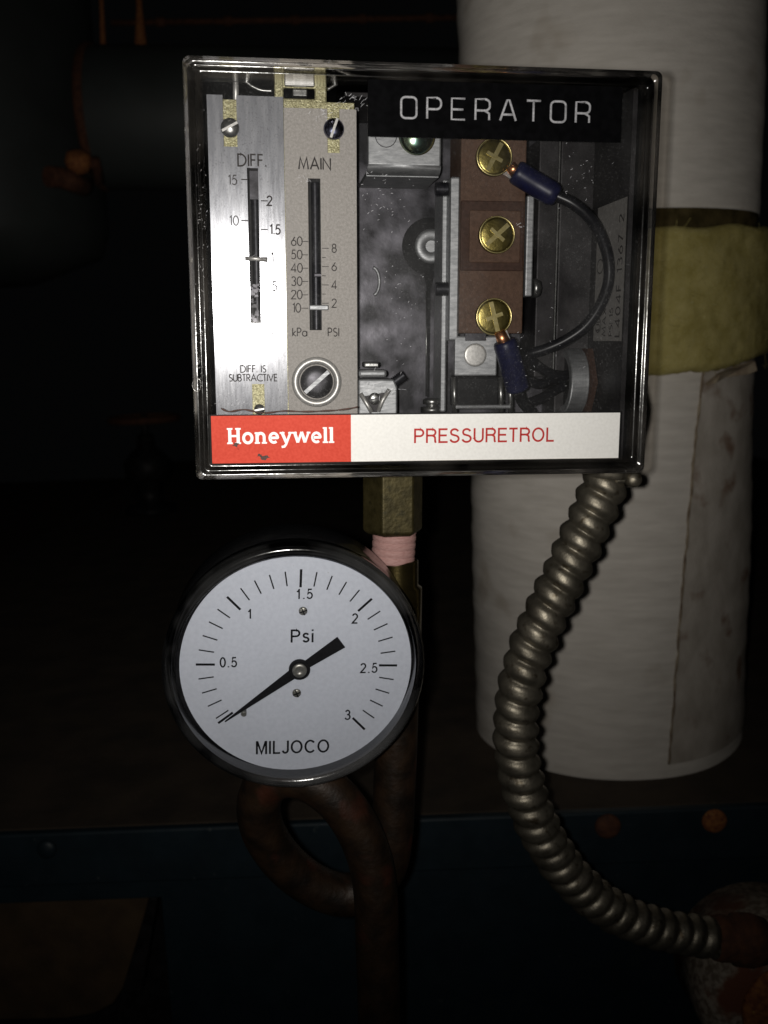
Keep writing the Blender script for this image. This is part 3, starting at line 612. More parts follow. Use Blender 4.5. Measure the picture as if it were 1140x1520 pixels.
# slab-serif maker's name: bold stems with serifs
def slab(mb, cx_, cz_, W, H, y):
    B = .19
    def stem(x, a, c, l=1, r_=1, tl_=None):   # vertical stem with foot serifs
        out = [[(x, a), (x, c)]]; return out
    L = []; x = 0
    def add(adv, st):
        nonlocal x
        for wd, q in st: L.append((wd, [(x + p, r_) for p, r_ in q]))
        x += adv
    xh = .72; sw = .10
    serif = lambda a, c, z: (sw, [(a, z), (c, z)])
    add(.90, [(B, [(.18, 0), (.18, 1)]), (B, [(.66, 0), (.66, 1)]), (.13, [(.18, .5), (.66, .5)]), serif(.02, .34, .05), serif(.02, .34, .95), serif(.50, .82, .05), serif(.50, .82, .95)])
    add(.70, [(.17, arc(.32, xh / 2, .245, xh / 2 - .06, 0, 360, 24))])
    add(.80, [(B, [(.16, 0), (.16, xh)]), serif(.02, .16, xh - .05), serif(.02, .32, .05), (.17, [(.16, .45)] + arc(.37, .42, .20, .24, 150, 0, 10) + [(.57, 0)]), serif(.43, .73, .05)])
    add(.68, [(.16, [(.12, .36), (.54, .36)] + arc(.33, xh / 2, .23, xh / 2 - .07, 5, 310, 22))])
    add(.74, [(.18, [(.12, xh), (.38, .06)]), (.14, [(.64, xh), (.36, -.06), (.26, -.20), (.10, -.22)]), serif(.0, .28, xh - .05), serif(.50, .76, xh - .05)])
    add(1.08, [(.18, [(.12, xh), (.32, .05)]), (.14, [(.32, .05), (.54, xh)]), (.18, [(.54, xh), (.74, .05)]), (.13, [(.74, .05), (.96, xh)]), serif(.0, .26, xh - .05), serif(.84, 1.06, xh - .05)])
    add(.68, [(.16, [(.12, .36), (.54, .36)] + arc(.33, xh / 2, .23, xh / 2 - .07, 5, 310, 22))])
    add(.36, [(B, [(.18, 0), (.18, 1)]), serif(.03, .18, .95), serif(.02, .34, .05)])
    add(.36, [(B, [(.18, 0), (.18, 1)]), serif(.03, .18, .95), serif(.02, .34, .05)])
    sx = W / x; k = 0
    for wd, q in L:
        q2 = [(cx_ - W / 2 + a * sx, cz_ + (c - .5) * H) for a, c in q]
        closed = len(q) > 20 and abs(q[0][0] - q[-1][0]) < 1e-6 and abs(q[0][1] - q[-1][1]) < 1e-6
        mb.ribbon(q2, wd * (H + sx) / 2, y - .0004 * k, closed); k += 1
b = MB(); cx_, cz_ = up(417, 646.5, DL); slab(b, cx_, cz_, pxw(417, 647, 160, DL), pxh(417, 647, 23.5, DL), DL - .06); b.build('lettering', 'whiteink', cover)
for px, py, s_ in ((350, 660, 1.0), (393, 679, 1.25), (385, 676, .7)):
    x, z = up(px, py, DL); b = MB(); pts = []
    for k in range(14):
        t = 2 * math.pi * k / 14; rad = s_ * random.uniform(.35, 1.0); pts.append((x + rad * math.cos(t) * 1.2, z + rad * math.sin(t) * .75))
    b.prism(pts, DL - .14, DL); b.build('grime_spot', 'grime', cover)
# embossed name tape
DT = .55
tx0, tx1, tz0, tz1 = rect(546, 123, 923, 207, DT)
b = MB(); b.box(tx0, tx1, DT - .05, 1.02, tz0, tz1); tape = b.build('name_tape', 'tape', cover, bevel=.12)
b = MB(); x, z = up(737, 163.5, DT); H = pxh(737, 163, 31, DT); W = pxw(737, 163, 280, DT)
q = strokes('OPERATOR', H, .46, '@'); wx = max(a for s_ in q for a, c in s_) * 2; kx = W / wx
for s_ in q:
    P = [(x + a * kx, DT - .06, z + c) for a, c in s_]
    b.tube(smoothpath(P, 1) if len(P) < 3 else P, .30, 8)
b.build('lettering', 'emboss', cover)
# ---- scale plates
DS = 14.0
bp = rect(306, 119, 531, 613, DS + 1.2)
def slot(px0, px1, py0, py1, d=DS): a = rect(px0, py0, px1, py1, d); return (a[0], a[1], a[2], a[3])
gx0, gx1, gz0, gz1 = rect(326, 150, 527, 640, DS + 1.0)
sD = slot(369.5, 385.5, 252, 480); sM = slot(458.5, 476.5, 265, 490)
hD1 = slot(332, 352, 140, 221); hM1 = slot(486, 504, 150, 227); hD2 = slot(375, 393, 570, 640)
grow = lambda h, e: (h[0] - e, h[1] + e, h[2] - e, h[3] + e)
b = MB(); b.gridplate(gx0, gx1, gz0, gz1, [grow(sD, .8), grow(sM, .8)], DS + .8, DS + 1.8)
br_ = b.build('scale_bracket', 'gold', ctl, bevel=.15, label='yellow zinc bracket behind the two scale plates')
# tongue with its hole at the top
t0 = rect(407, 117, 485, 162, DS + .8); h0 = rect(421, 131, 467, 146, DS + .8)
b = MB(); b.gridplate(t0[0], t0[1], t0[2] - 1, t0[3], [h0], DS + .85, DS + 1.7); b.build('tongue', 'gold', br_, bevel=.35)
b = MB(); a = rect(422, 121, 467, 128, DS); b.box(a[0], a[1], DS - .6, DS + 1.5, a[2], a[3]); b.build('bent_lip', 'slot', br_, bevel=.3)
a = rect(434, 133, 456, 144, DS + 3); b = MB(); b.box(a[0], a[1], DS + 2, DS + 5, a[2], a[3]); b.build('latch', 'steel', br_, bevel=.3)
# wire spring across the top
DSs = DS - 1.5
b = MB(); b.tube(smoothpath([up3(px, py, DSs + 1) for px, py in ((292, 117), (320, 119), (360, 120), (374, 128), (388, 134), (404, 135))], 5), .42, 8); b.build('spring_wire', 'steel', br_)
b = MB(); b.tube(smoothpath([up3(px, py, DSs + 1) for px, py in ((486, 133), (505, 122), (520, 117), (545, 115))], 5), .40, 8); b.build('spring_wire', 'steel', br_)
b = MB(); b.cyl(up3(350, 112, DS + 3), up3(350, 150, DS + 3), .75); b.build('adjusting_stem', 'slot', br_)
# DIFF plate, swung slightly towards the right
dx0, dx1, dz0, dz1 = rect(315, 147, 424, 640, DS)
dhx = (dx0 + dx1) / 2
b = MB(); b.gridplate(dx0, dx1, dz0, dz1, [sD, hD1, hD2], DS + .05, DS + .7)
TW = math.tan(R(0.9)); TP = math.tan(R(1.0))
def swing(mb): mb.v = [(x, y + (x - dx1) * TW * 1.0 + (z - dz0) * -TP * 2.3, z) for x, y, z in mb.v]; return mb
diff = swing(b).build('scale_plate', 'alu', ctl, bevel=.08, label='bright brushed aluminium scale plate marked DIFF.')
b = MB(); DI = DS - .02
word(b, 'DIFF.', 374, 241, 17, DI, .14, .22); 
for t, px, py in (('15', 346, 269.5), ('10', 348, 329)): word(b, t, px, py, 13.5, DI, .11, .22)
for t, px, py in (('2', 400, 300), ('1.5', 408.5, 342), ('1', 404, 383), ('.5', 406, 425)): word(b, t, px, py, 13.5, DI, .17, .2)
word(b, 'kPa', 357, 495, 11, DI, .11, .2); word(b, 'PSI', 402, 495, 11, DI, .11, .25)
word(b, 'DIFF. IS', 376, 547.5, 10, DI, .15, .2); word(b, 'SUBTRACTIVE', 376, 560.5, 10, DI, .15, .16)
swing(b).build('lettering', 'ink', diff)
b = MB(); th = .17
for py, s_ in ((269, -1), (329, -1), (300, 1), (342, 1), (383, 1), (425, 1)):
    x, z = up(368.5 if s_ < 0 else 387.5, py, DI); L = pxw(380, py, 10, DI); b.box(x, x + s_ * L, DI, DI + .02, z - .13, z + .13)
swing(b).build('scale_marks', 'ink', diff)
b = MB(); pA = up3(364, 384.5, DS - .8); pB = up3(397, 387, DS - .8); b.tube([pA, Vector(pA).lerp(Vector(pB), .5) + Vector((0, -.25, .1)), pB], .55, 10); swing(b).build('pointer', 'slot', diff)
# MAIN plate
mx0, mx1, mz0, mz1 = rect(424.5, 161, 530, 640, DS - .1)
knob = up(470, 567, DS)
b = MB(); b.gridplate(mx0, mx1, mz0, mz1, [sM, hM1], DS - .1, DS + .6)
mainp = b.build('scale_plate', 'grey_paint', ctl, bevel=.08, label='matt grey scale plate marked MAIN')
b = MB(); b.box(mx0 - .12, mx0 + .1, DS - .25, DS + .6, mz0, mz1); b.build('bright_edge', 'gold', mainp)
b = MB(); DI = DS - .16
word(b, 'MAIN', 467, 243, 17, DI, .14, .2)
for i, t in enumerate(('60', '50', '40', '30', '20', '10')): word(b, t, 440.5, 358 + 19.8 * i, 13, DI, .12, .16)
for i, t in enumerate('8642'): word(b, t, 496, 368.5 + 27.2 * i, 12.5, DI, .12)
word(b, 'kPa', 445, 493, 12, DI, .13, .18); word(b, 'PSI', 495, 493, 12, DI, .13, .22)
b.build('lettering', 'ink', mainp)
b = MB()
for i in range(6):
    x, z = up(457.5, 358.5 + 19.8 * i, DI); L = pxw(450, 400, 10, DI); b.box(x - L, x, DI, DI + .02, z - th / 2, z + th / 2)
for i in range(7):
    x, z = up(478, 368.5 + 13.6 * i, DI); L = pxw(480, 400, 10 if i % 2 == 0 else 5.5, DI); b.box(x, x + L, DI, DI + .02, z - th / 2, z + th / 2)
b.build('scale_marks', 'ink', mainp)
b = MB(); a = rect(459, 452.5, 488, 460.5, DS - .6); b.box(a[0], a[1], DS - .9, DS - .2, a[2], a[3]); b.build('pointer', 'zinc', mainp, bevel=.38, seg=4)
b = MB(); a = rect(466, 405, 479, 411, DS); b.box(a[0], a[1], DS + 1.0, DS + 2.0, a[2], a[3]); b.build('stop', 'zincdark', mainp, bevel=.25)
# dark spindles seen in the slots
for (s_, par, pt) in ((sD, diff, (377, 366)), (sM, mainp, (467, 378))):
    b = MB(); b.box(s_[0] - 2.5, s_[1] + 2.5, DS + 7, DS + 8, s_[2] - 2, s_[3] + 2); b.build('slot_shade_sheet', 'black', par)  # black sheet standing in for the shade deep inside the slot
    xx = (s_[0] + s_[1]) / 2; b = MB(); pr = []
    L = s_[3] - s_[2]
    for k in range(int(L / .5)): pr += [(.95, k * .5), (1.2, k * .5 + .25)]
    b.lathe((xx + .4, DS + 4.4, s_[2]), (0, 0, 1), pr, 14); b.build('threaded_spindle', 'blacksteel', par)
b = MB(); a = rect(369, 254, 386, 296, DS + 2); b.box(a[0] + .3, a[1], DS + 1.9, DS + 2.4, a[2], a[3]); b.build('backing_tab', 'zincdark', diff)
b = MB(); a = rect(369, 424, 386, 480, DS + 2)
rk = random.Random(5)
for k in range(34):
    zz = a[2] + (a[3] - a[2]) * rk.random() ** .8; xx = a[0] + (a[1] - a[0]) * rk.random() * .7; q_ = rk.uniform(.3, .8)
    b.prism([(xx, zz), (xx + q_ * 1.5, zz + rk.uniform(-.3, .3)), (xx + q_ * 1.3, zz + q_), (xx + q_ * .2, zz + q_ * rk.uniform(.5, 1.2))], DS + 1.4 + .02 * k, DS + 2.6)
b.build('caked_dirt', 'zincdark', diff)
screw(mainp, 'plate_screw', 496, 190, 15.5, DS - 1.6, 'bluesteel', (70,), 1.6, 1.0, 'slot', .12)
screw(diff, 'plate_screw', 341, 188, 14, DS - 5.0, 'steel', (28,), 1.6, .9, 'slot', .13)
screw(diff, 'plate_screw', 385, 608, 8, DS - 1.6, 'steel', (10,), 1.4, .8, 'slot', .15)
# main adjusting screw in its flanged collar
kr = pxw(470, 567, 74, DS) / 2
b = MB(); b.lathe((knob[0], DS, knob[1]), (0, -1, 0), [(kr, 0), (kr * 1.0, .5), (kr * .95, .9), (kr * .86, 1.15), (kr * .78, 1.0), (kr * .70, .3), (kr * .69, -.6)], 56, cap0=False, cap1=False); b.build('collar', 'slot', mainp)
b = MB(); b.lathe((knob[0], DS, knob[1]), (0, -1, 0), [(kr * .70, -.7), (kr * .67, -.7), (kr * .67, .6)], 40, cap0=False, cap1=False); b.build('collar_bore', 'blacksteel', mainp)
b = MB(); rr_ = kr * .655; b.lathe((knob[0], DS + .6, knob[1]), (0, -1, 0), [(rr_, 0), (rr_, 1.0), (rr_ * .95, 1.3), (rr_ * .55, 1.62), (rr_ * .02, 1.70)], 44); ad = b.build('adjusting_screw', 'zincdark', mainp)
b = MB(); c, s_ = math.cos(R(41)), math.sin(R(41)); L = rr_ * .96; wd = rr_ * .12; yy = DS + .6 - 1.74
b.prism([(knob[0] + sx_ * c * L - sy * s_ * wd, knob[1] + sx_ * s_ * L + sy * c * wd) for sx_, sy in ((1, 1), (-1, 1), (-1, -1), (1, -1))], yy, yy + 1.2); b.build('blade_slot', 'zinc', mainp)
# ---- the steel case: back and right wall, floor and roof flanges
DBK = 47.0
wx = up(938, 400, 4)[0]
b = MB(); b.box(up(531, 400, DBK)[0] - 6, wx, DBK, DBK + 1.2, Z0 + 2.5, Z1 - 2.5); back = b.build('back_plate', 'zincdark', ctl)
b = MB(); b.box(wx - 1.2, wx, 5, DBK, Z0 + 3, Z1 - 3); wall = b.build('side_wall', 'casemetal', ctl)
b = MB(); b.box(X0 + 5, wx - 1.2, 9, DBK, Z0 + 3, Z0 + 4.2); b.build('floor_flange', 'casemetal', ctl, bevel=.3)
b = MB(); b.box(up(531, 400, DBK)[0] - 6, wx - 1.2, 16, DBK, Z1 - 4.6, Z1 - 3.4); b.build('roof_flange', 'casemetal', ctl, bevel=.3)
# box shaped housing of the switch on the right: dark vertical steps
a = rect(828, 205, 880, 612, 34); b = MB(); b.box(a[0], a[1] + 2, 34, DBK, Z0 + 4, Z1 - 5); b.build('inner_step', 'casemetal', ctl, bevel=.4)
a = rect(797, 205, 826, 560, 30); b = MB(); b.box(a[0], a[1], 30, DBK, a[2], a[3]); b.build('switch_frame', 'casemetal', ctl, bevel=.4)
b = MB(); b.box(a[1] - .25, a[1] + .1, 29.6, 31, a[2], a[3]); b.build('frame_edge', 'steel', ctl)
# rating sticker on the side wall
def wallpt(px, py):
    inv = DEV.inverted(); o = inv @ C0; r_ = inv.to_3x3() @ ray(px, py); t = ((wx - 1.3) * MM - o.x) / r_.x; p = o + r_ * t
    return p.y / MM, p.z / MM
sa = [wallpt(px, py) for px, py in ((889, 308), (932, 292), (922, 516), (880, 497))]
sy0 = (sa[1][0] + sa[2][0]) / 2; sy1 = min(DBK - 1, (sa[0][0] + sa[3][0]) / 2); sz1 = (sa[0][1] + sa[1][1]) / 2; sz0 = (sa[2][1] + sa[3][1]) / 2
b = MB(); b.add([(wx - 1.32, sy0, sz0), (wx - 1.32, sy1, sz0), (wx - 1.32, sy1, sz1), (wx - 1.32, sy0, sz1)], [(0, 1, 2, 3)])
st = b.build('rating_sticker', 'sticker', wall)
b = MB(); wS = sy1 - sy0
def sideword(txt, fy, fz0, hf, gap=.24):    # reads upwards: letters' up points to the rear
    h = wS * hf; 
    for q in strokes(txt, h, gap):
        xs_ = min(a for a, c in strokes(txt, h, gap)[0]); 
        lo = min(a for s2 in strokes(txt, h, gap) for a, c in s2)
        P = [((a - lo) + sz0 + fz0, sy0 + wS * fy + c) for a, c in q]
        t = MB(); t.ribbon(P, h * .14, 0); b.add([(wx - 1.36, v[2], v[0]) for v in t.v], t.f)
sideword('L404F 1367 2', .16, 1.2, .15, .34); sideword('MAX. PRESSURE', .62, 1.4, .12); sideword('PSI 15', .38, 1.4, .11, .2)
sideword('C', .84, 26, .12); sideword('UL', .84, 3, .12)
for cz_ in (4.3, 20.5):
    t = MB(); t.ribbon([(sz0 + cz_ + 1.9 * math.cos(R(a)), sy0 + wS * .84 + wS * .11 * math.sin(R(a))) for a in range(0, 360, 18)], .35, 0, True); b.add([(wx - 1.36, v[2], v[0]) for v in t.v], t.f)
b.build('lettering', 'ink', st)
# ---- back plate features
b = MB(); cx_, cz_ = up(638, 366, DBK - .3); rad = pxw(638, 366, 82, DBK) / 2
b.lathe((cx_, DBK - .1, cz_), (0, -1, 0), [(rad, 0), (rad, .25)], 40); b.build('pivot_hole', 'black', back)
b = MB(); b.lathe((cx_ + .3, DBK - .4, cz_), (0, -1, 0), [(rad * .60, 0), (rad * .60, 1.0), (rad * .5, 1.4), (rad * .22, 1.5), (rad * .2, .6)], 36); b.build('pivot_washer', 'zinc', back)
b = MB(); b.prism([up(628, 404, DBK), up(646, 404, DBK), up(639, 432, DBK), up(637.5, 590, DBK), up(634, 590, DBK), up(634, 432, DBK)], DBK - .25, DBK + .1); b.build('slit', 'black', back)
b = MB(); b.tube([up3(633, 432, DBK - .3), up3(632.5, 588, DBK - .3)], .22, 6); b.build('slit_edge', 'steel', back)
x, z = up(553, 418, DBK); b = MB(); b.tube([(x + 2.0 * math.cos(R(a)), DBK - .3, z + 4.0 * math.sin(R(a))) for a in range(-80, 100, 12)], .5, 8); b.build('embossed_boss', 'zinc', back)
# top left bracket with round lower edge
DBr = 22
a = rect(546, 180, 655, 246, DBr); b = MB(); b.box(a[0], a[1], DBr, DBr + 1.2, a[2], a[3]); 
brk = b.build('zinc_bracket', 'zinc', ctl, bevel=.5, seg=3)
b = MB(); pr = []
for k in range(9):
    t = R(180 + 90 * k / 8); pr.append((DBr + 3 + 3 * math.sin(t + math.pi / 2) , a[2] + 3 * math.cos(t + math.pi / 2)))
vs = []; 
for k in range(9):
    t = R(90 * k / 8); yy = DBr + 4 - 4 * math.cos(t); zz = a[2] + .2 - 4 * math.sin(t) * .55
    vs += [(a[0], yy, zz), (a[1], yy, zz)]
for k in range(9):
    t = R(90 * k / 8); yy = DBr + 4 - 2.8 * math.cos(t); zz = a[2] + .2 - 2.8 * math.sin(t) * .55
    vs += [(a[0], yy, zz), (a[1], yy, zz)]
b.add(vs, [(2 * k, 2 * k + 1, 2 * k + 3, 2 * k + 2) for k in range(8)] + [(18 + 2 * k, 18 + 2 * k + 2, 18 + 2 * k + 3, 18 + 2 * k + 1) for k in range(8)] + [(0, 2, 20, 18), (1, 19, 21, 3)], True)
b.build('rolled_edge', 'zinc', brk)
b = MB(); a2 = rect(546, 246, 655, 250, DBr + 4); b.box(a[0], a[1], DBr + 4, DBK, a[2] - 2.2, a[2] - 1.0); b.build('shelf', 'zinc', brk)
screw(brk, 'bracket_screw', 619, 202, 25, DBr - 1.6, 'greenbrass', (), 1.6, 1.6)
x, z = up(619, 202, DBr); b = MB(); b.tube([(x + 4.6 * math.cos(R(t)), DBr - .2, z + 4.6 * math.sin(R(t))) for t in range(0, 361, 12)], .35, 8, caps=False); b.build('washer_ring', 'brass', brk)
x, z = up(573, 202, DBr); b = MB(); b.tube([(x + 2.8 * math.cos(R(t)), DBr - .02, z + 2.8 * math.sin(R(t))) for t in range(0, 361, 15)], .12, 6, caps=False); b.build('stamped_ring', 'zincdark', brk)
# ---- terminal block
DTB = 17.0
a = rect(683, 190, 779, 495, DTB); b = MB(); b.box(a[0], a[1], DTB, 33, a[2], a[3])
tb = b.build('terminal_block', 'bakelite', ctl, bevel=.35)
a = rect(684, 298, 778, 402, DTB - .6); b = MB(); b.box(a[0] + .02, a[1] - .02, DTB - .5, DTB + .5, a[2], a[3]); b.build('barrier', 'bakdark', tb, bevel=.3)
a = rect(697, 312, 773, 390, DTB - 1.0); b = MB(); b.box(a[0], a[1], DTB - .9, DTB, a[2], a[3]); b.build('raised_pad', 'bakelite', tb, bevel=.3)
for (px, py, a1, a2) in ((735, 232, 62, 152), (739, 348, 42, 140), (734.5, 470, 105, 20)):
    o = screw(tb, 'terminal_screw', px, py, 27, DTB - 3.4, 'oldbrass' if False else 'brass', (), 2.2, .35)
    x, z = up(px, py, DTB - 3.4); r_ = pxw(px, py, 54, DTB - 3) / 2; yy = DTB - 3.4 + 2.2 - 1.32 - .35
    b = MB(); b.tube([(x + r_ * .95 * math.cos(R(t)), yy + .35, z + r_ * .95 * math.sin(R(t))) for t in range(0, 361, 10)], .24, 8, caps=False); b.build('raised_rim', 'brassbright', o)
    for k, (ang, L, wd) in enumerate(((a1, .80, .12), (a2, .48, .10))):
        b = MB(); c, s_ = math.cos(R(ang)), math.sin(R(ang)); L *= r_; wd *= r_
        b.prism([(x + u * c * L - v * s_ * wd, z + u * s_ * L + v * c * wd) for u, v in ((1, 1), (-1, 1), (-1, -1), (1, -1))], yy - .12 - .03 * k, yy + .6); b.build('cross_slot', 'brassbright', o)
    b = MB(); b.lathe((x, DTB, z), (0, -1, 0), [(r_ * .55, -.5), (r_ * .55, 2.2)], 20); b.build('shank', 'brass', o)
# mounting rails beside the block
a = rect(668, 262, 682, 500, 19); b = MB(); b.box(a[0], a[1], 19, 36, a[2] - 1, a[3]); rail = b.build('mounting_rail', 'zinc', ctl, bevel=.5)
a = rect(655.5, 266, 664, 612, 24); b = MB(); b.box(a[0], a[1], 24, 37, a[2], a[3]); b.build('mounting_rail', 'zinc', ctl, bevel=.5)
a = rect(670, 440, 683, 490, 20); b = MB(); b.box(a[0], a[1], 20, 21.2, a[2], a[3]); b.build('rail_foot', 'slot', rail, bevel=.3)
a = rect(781, 290, 794, 440, 20); b = MB(); b.box(a[0], a[1] - .4, 20, 30, a[2], a[3]); rail2 = b.build('mounting_rail', 'zinc', ctl, bevel=.4)
for py in (281, 429):
    p = up3(646, py, 22); q = up3(668, py, 22); L = (Vector(q) - Vector(p)).length; pr = []
    for k in range(int(L / .45)): pr += [(1.5, k * .45), (1.95, k * .45 + .22)]
    b = MB(); b.lathe(p, Vector(q) - Vector(p), pr, 16); b.build('threaded_end', 'blacksteel', rail)
p = up3(795, 428, 23); b = MB(); b.lathe(p, (1, 0, 0), [(2.6, -1), (2.6, 0), (2.1, 1.1), (.1, 1.8)], 24); b.build('screw_head', 'steel', rail2)
# bracket with the round rivet under the block
DR = 19
a = rect(675, 499, 738, 558, DR); b = MB(); b.box(a[0], a[1], DR, DR + 1.2, a[2], a[3]); rb = b.build('rivet_bracket', 'zinc', ctl, bevel=.4)
screw(rb, 'rivet', 706, 527, 17, DR - .5, 'slot', (), .8, .1)
a = rect(690, 494, 722, 506, DR); b = MB(); b.box(a[0], a[1], DR - .1, DR + 1, a[2], a[3]); b.build('notch_tab', 'zincdark', rb, bevel=.2)
a = rect(678, 558, 742, 606, DR + 3); b = MB(); b.box(a[0], a[1], DR + 3, DR + 14, a[2], a[3]); b.build('switch_body', 'black', rb, bevel=.8)
for px in (674, 743, 757):
    p = up3(px, 560, DR + 2); q = up3(px + 1, 612, DR + 2); b = MB(); b.tube([p, q], .75, 8); b.build('bent_leg', 'steel', rb)
a = rect(676, 601, 760, 607, DR + 1); b = MB(); b.box(a[0], a[1], DR + 1, DR + 3, a[2], a[3]); b.build('lower_bar', 'zinc', rb, bevel=.5)
# lever casting low on the left of the mechanism
DLv = 20
pl = [up(px, py, DLv) for px, py in ((532, 563), (585, 563), (590, 575), (590, 616), (532, 616))]
b = MB(); b.prism(pl, DLv, DLv + 12); lev = b.build('lever_casting', 'zinc', ctl, bevel=.5)
a = rect(532, 549, 574, 560, DLv); b = MB(); b.box(a[0], a[1], DLv - .6, DLv + 8, a[2], a[3]); b.build('upper_lug', 'zinc', lev, bevel=.7)
a = rect(540, 539, 563, 546, DLv + 1); b = MB(); b.box(a[0], a[1], DLv + 1, DLv + 7, a[2], a[3] + .3); b.build('pin', 'steel', lev, bevel=.5)
for q in (((535, 584), (546, 602), (552, 612)), ((578, 578), (568, 594), (561, 611))):
    b = MB(); b.tube([up3(px, py, DLv - .4) for px, py in q], .62, 8); b.build('rib', 'slot', lev)
b = MB(); b.prism([up(px, py, DLv) for px, py in ((541, 588), (573, 582), (560, 612), (552, 612))], DLv - .12, DLv + .3); b.build('recess', 'casemetal', lev)
screw(lev, 'small_screw', 556.5, 592, 9, DLv - .9, 'steel', (15,), .9, .4, 'zincdark', .1)
p = up3(584, 568, DLv + 2); q = up3(602, 555, DLv + 2); pr = []
L = (Vector(q) - Vector(p)).length
for k in range(int(L / .55)): pr += [(1.2, k * .55), (1.6, k * .55 + .27)]
b = MB(); b.lathe(p, Vector(q) - Vector(p), pr, 16); b.build('threaded_end', 'blacksteel', lev)
# screw standing on the floor flange
p = up3(641, 607, 27); b = MB(); b.lathe(p, (0, 0, 1), [(3.2, -1), (3.2, .6), (1.6, .7), (1.6, 1.3), (2.6, 1.4), (2.6, 2.6), (2.0, 3.0)], 26); b.build('floor_screw', 'steel', ctl)
# ---- wires
b = MB(); DW = 12.5
wp = smoothpath([up3(px, py, d) for px, py, d in ((800, 278, 13), (825, 290, 12), (850, 302, 11), (874, 322, 11), (892, 350, 12), (903, 385, 13), (903, 420, 14), (890, 455, 16), (868, 485, 18), (838, 506, 20), (808, 519, 22), (785, 527, 24), (775, 545, 27), (772, 580, 30))], 8)
b.tube(wp, 1.55, 14); jw = b.build('jumper_wire', 'wire', ctl)
b = MB(); sp = smoothpath([up3(px, py, d) for px, py, d in ((764, 254, 13.6), (780, 264, 13.4), (798, 275, 13.2), (815, 285, 12.6), (828, 292, 12))], 5)
b.tube(sp, [2.7, 3.0] + [3.15] * (len(sp) - 6) + [3.0, 2.8, 2.5, 2.0], 20); b.build('blue_sleeve', 'sleeve', jw)
b = MB(); sp = smoothpath([up3(px, py, d) for px, py, d in ((748, 506, 14.6), (754, 524, 15), (760, 545, 16), (766, 568, 17.5), (769, 580, 18))], 5)
b.tube(sp, [2.8, 3.1] + [3.25] * (len(sp) - 4) + [3.0, 2.6], 20); b.build('blue_sleeve', 'sleeve', jw)
b = MB(); b.tube([up3(757, 246, 13.8), up3(766, 256, 13.6)], [1.5, 1.7], 12); b.build('copper_strand', 'copper', jw)
b = MB(); b.tube([up3(741, 492, 14.4), up3(750, 512, 14.6)], [1.5, 1.8], 12); b.build('copper_strand', 'copper', jw)
b = MB(); b.prism([up(px, py, 15.2) for px, py in ((735, 252), (752, 236), (770, 252), (758, 266))], 15.0, 15.6); b.build('ring_lug', 'tin', jw)
b = MB(); b.prism([up(px, py, 15.2) for px, py in ((722, 482), (748, 480), (758, 505), (742, 508))], 15.0, 15.6); b.build('ring_lug', 'tin', jw)
for pts in (((768, 578, 18), (776, 598, 22), (790, 612, 26)), ((778, 524, 24), (800, 545, 27), (822, 556, 30), (846, 558, 33)), ((774, 560, 26), (800, 570, 29), (826, 562, 32), (846, 568, 34)), ((780, 600, 26), (806, 590, 30), (830, 576, 33), (850, 572, 34))):
    b = MB(); b.tube(smoothpath([up3(*q) for q in pts], 6), 1.5, 12); b.build('supply_wire', 'wire', ctl)
# conduit connector inside the right wall
DK = 34.0
cxx, czz = up(834, 566, DK); 
b = MB(); pr = []
for k in range(7): pr += [(9.0, k * .75), (9.6, k * .75 + .4)]
b.lathe((cxx, DK, czz), (1, 0, 0), [(7.2, .0), (9, .0)] + pr + [(9.0, 5.4)], 44, cap0=False, cap1=False); con = b.build('conduit_bushing', 'zinc', ctl)
b = MB(); b.lathe((cxx + 4.8, DK, czz), (1, 0, 0), [(8.2, 0), (8.2, wx - cxx - 6)], 40); b.build('threaded_neck', 'tin', con, label='pale threaded neck of the conduit bushing')
b = MB(); b.lathe((cxx + .6, DK, czz), (1, 0, 0), [(7.2, 0), (7.2, .2)], 40); b.build('throat', 'black', con)
b = MB(); b.lathe((wx - 5.0, DK, czz), (1, 0, 0), [(9.5, 1.8), (11, 2.2), (11, 3.6), (10.2, 3.7)], 6, smooth=False); b.build('lock_nut', 'bakdark', con)
# diaphragm housing under the case
nx, nz_ = up(583, 716, 42)
b = MB(); b.lathe((nx, 42, Z0 + .5), (0, 0, -1), [(22, -1.5), (22.5, 0), (22, 1.2), (16, 2.6), (9, 3.0), (8, 4.0)], 60); b.build('diaphragm_housing', 'oldbrass', ctl)
# ------------------------------------------------------------------ brass nut, tape, tee
DN = 42.0
zt = Z0 - 2.6; zb = up(583, 797, DN - 6)[1]
cxn = up(583, 755, DN)[0]; rn = pxw(583, 755, 90, DN) / 2
nut = empty('hex_nut', 'tarnished brass hex nut joining the clear box to pink tape', 'nut', (cxn, DN, zb))
b = MB(); H = zt - zb
b.lathe((cxn, DN, zb), (0, 0, 1), [(rn * .84, 0), (rn, H * .06), (rn, H * .95), (rn * .88, H)], 6, smooth=False, ph=R(90 + 4)); b.build('body', 'oldbrass', nut, bevel=.5)
rt = pxw(583, 815, 64, DN) / 2; zp = up(583, 834, DN)[1]; cxt = up(583, 815, DN)[0]
pr = []; L = zb - zp + 2
for k in range(5): pr += [(rt * .955, L * (k + .02) / 5), (rt * 1.0, L * (k + .2) / 5), (rt * 1.0, L * (k + .8) / 5), (rt * .965, L * (k + .98) / 5)]
b = MB(); b.lathe((cxt, DN, zp), Vector((.06, 0, 1)), pr, 40); tp = b.build('thread_tape', 'pink', nut, label='pink thread seal tape wound on the pipe thread')
tee = empty('pipe_tee', 'shiny brass tee behind the rim of the round gauge', 'pipe fitting', (cxt + .8, DN, up(590, 930, DN)[1]))
tz1 = zp + .8; xt = up(589.5, 850, DN)[0]; rt1 = pxw(590, 850, 62, DN) / 2; tzm = up(590, 872, DN)[1]; tz0 = up(590, 950, DN)[1]
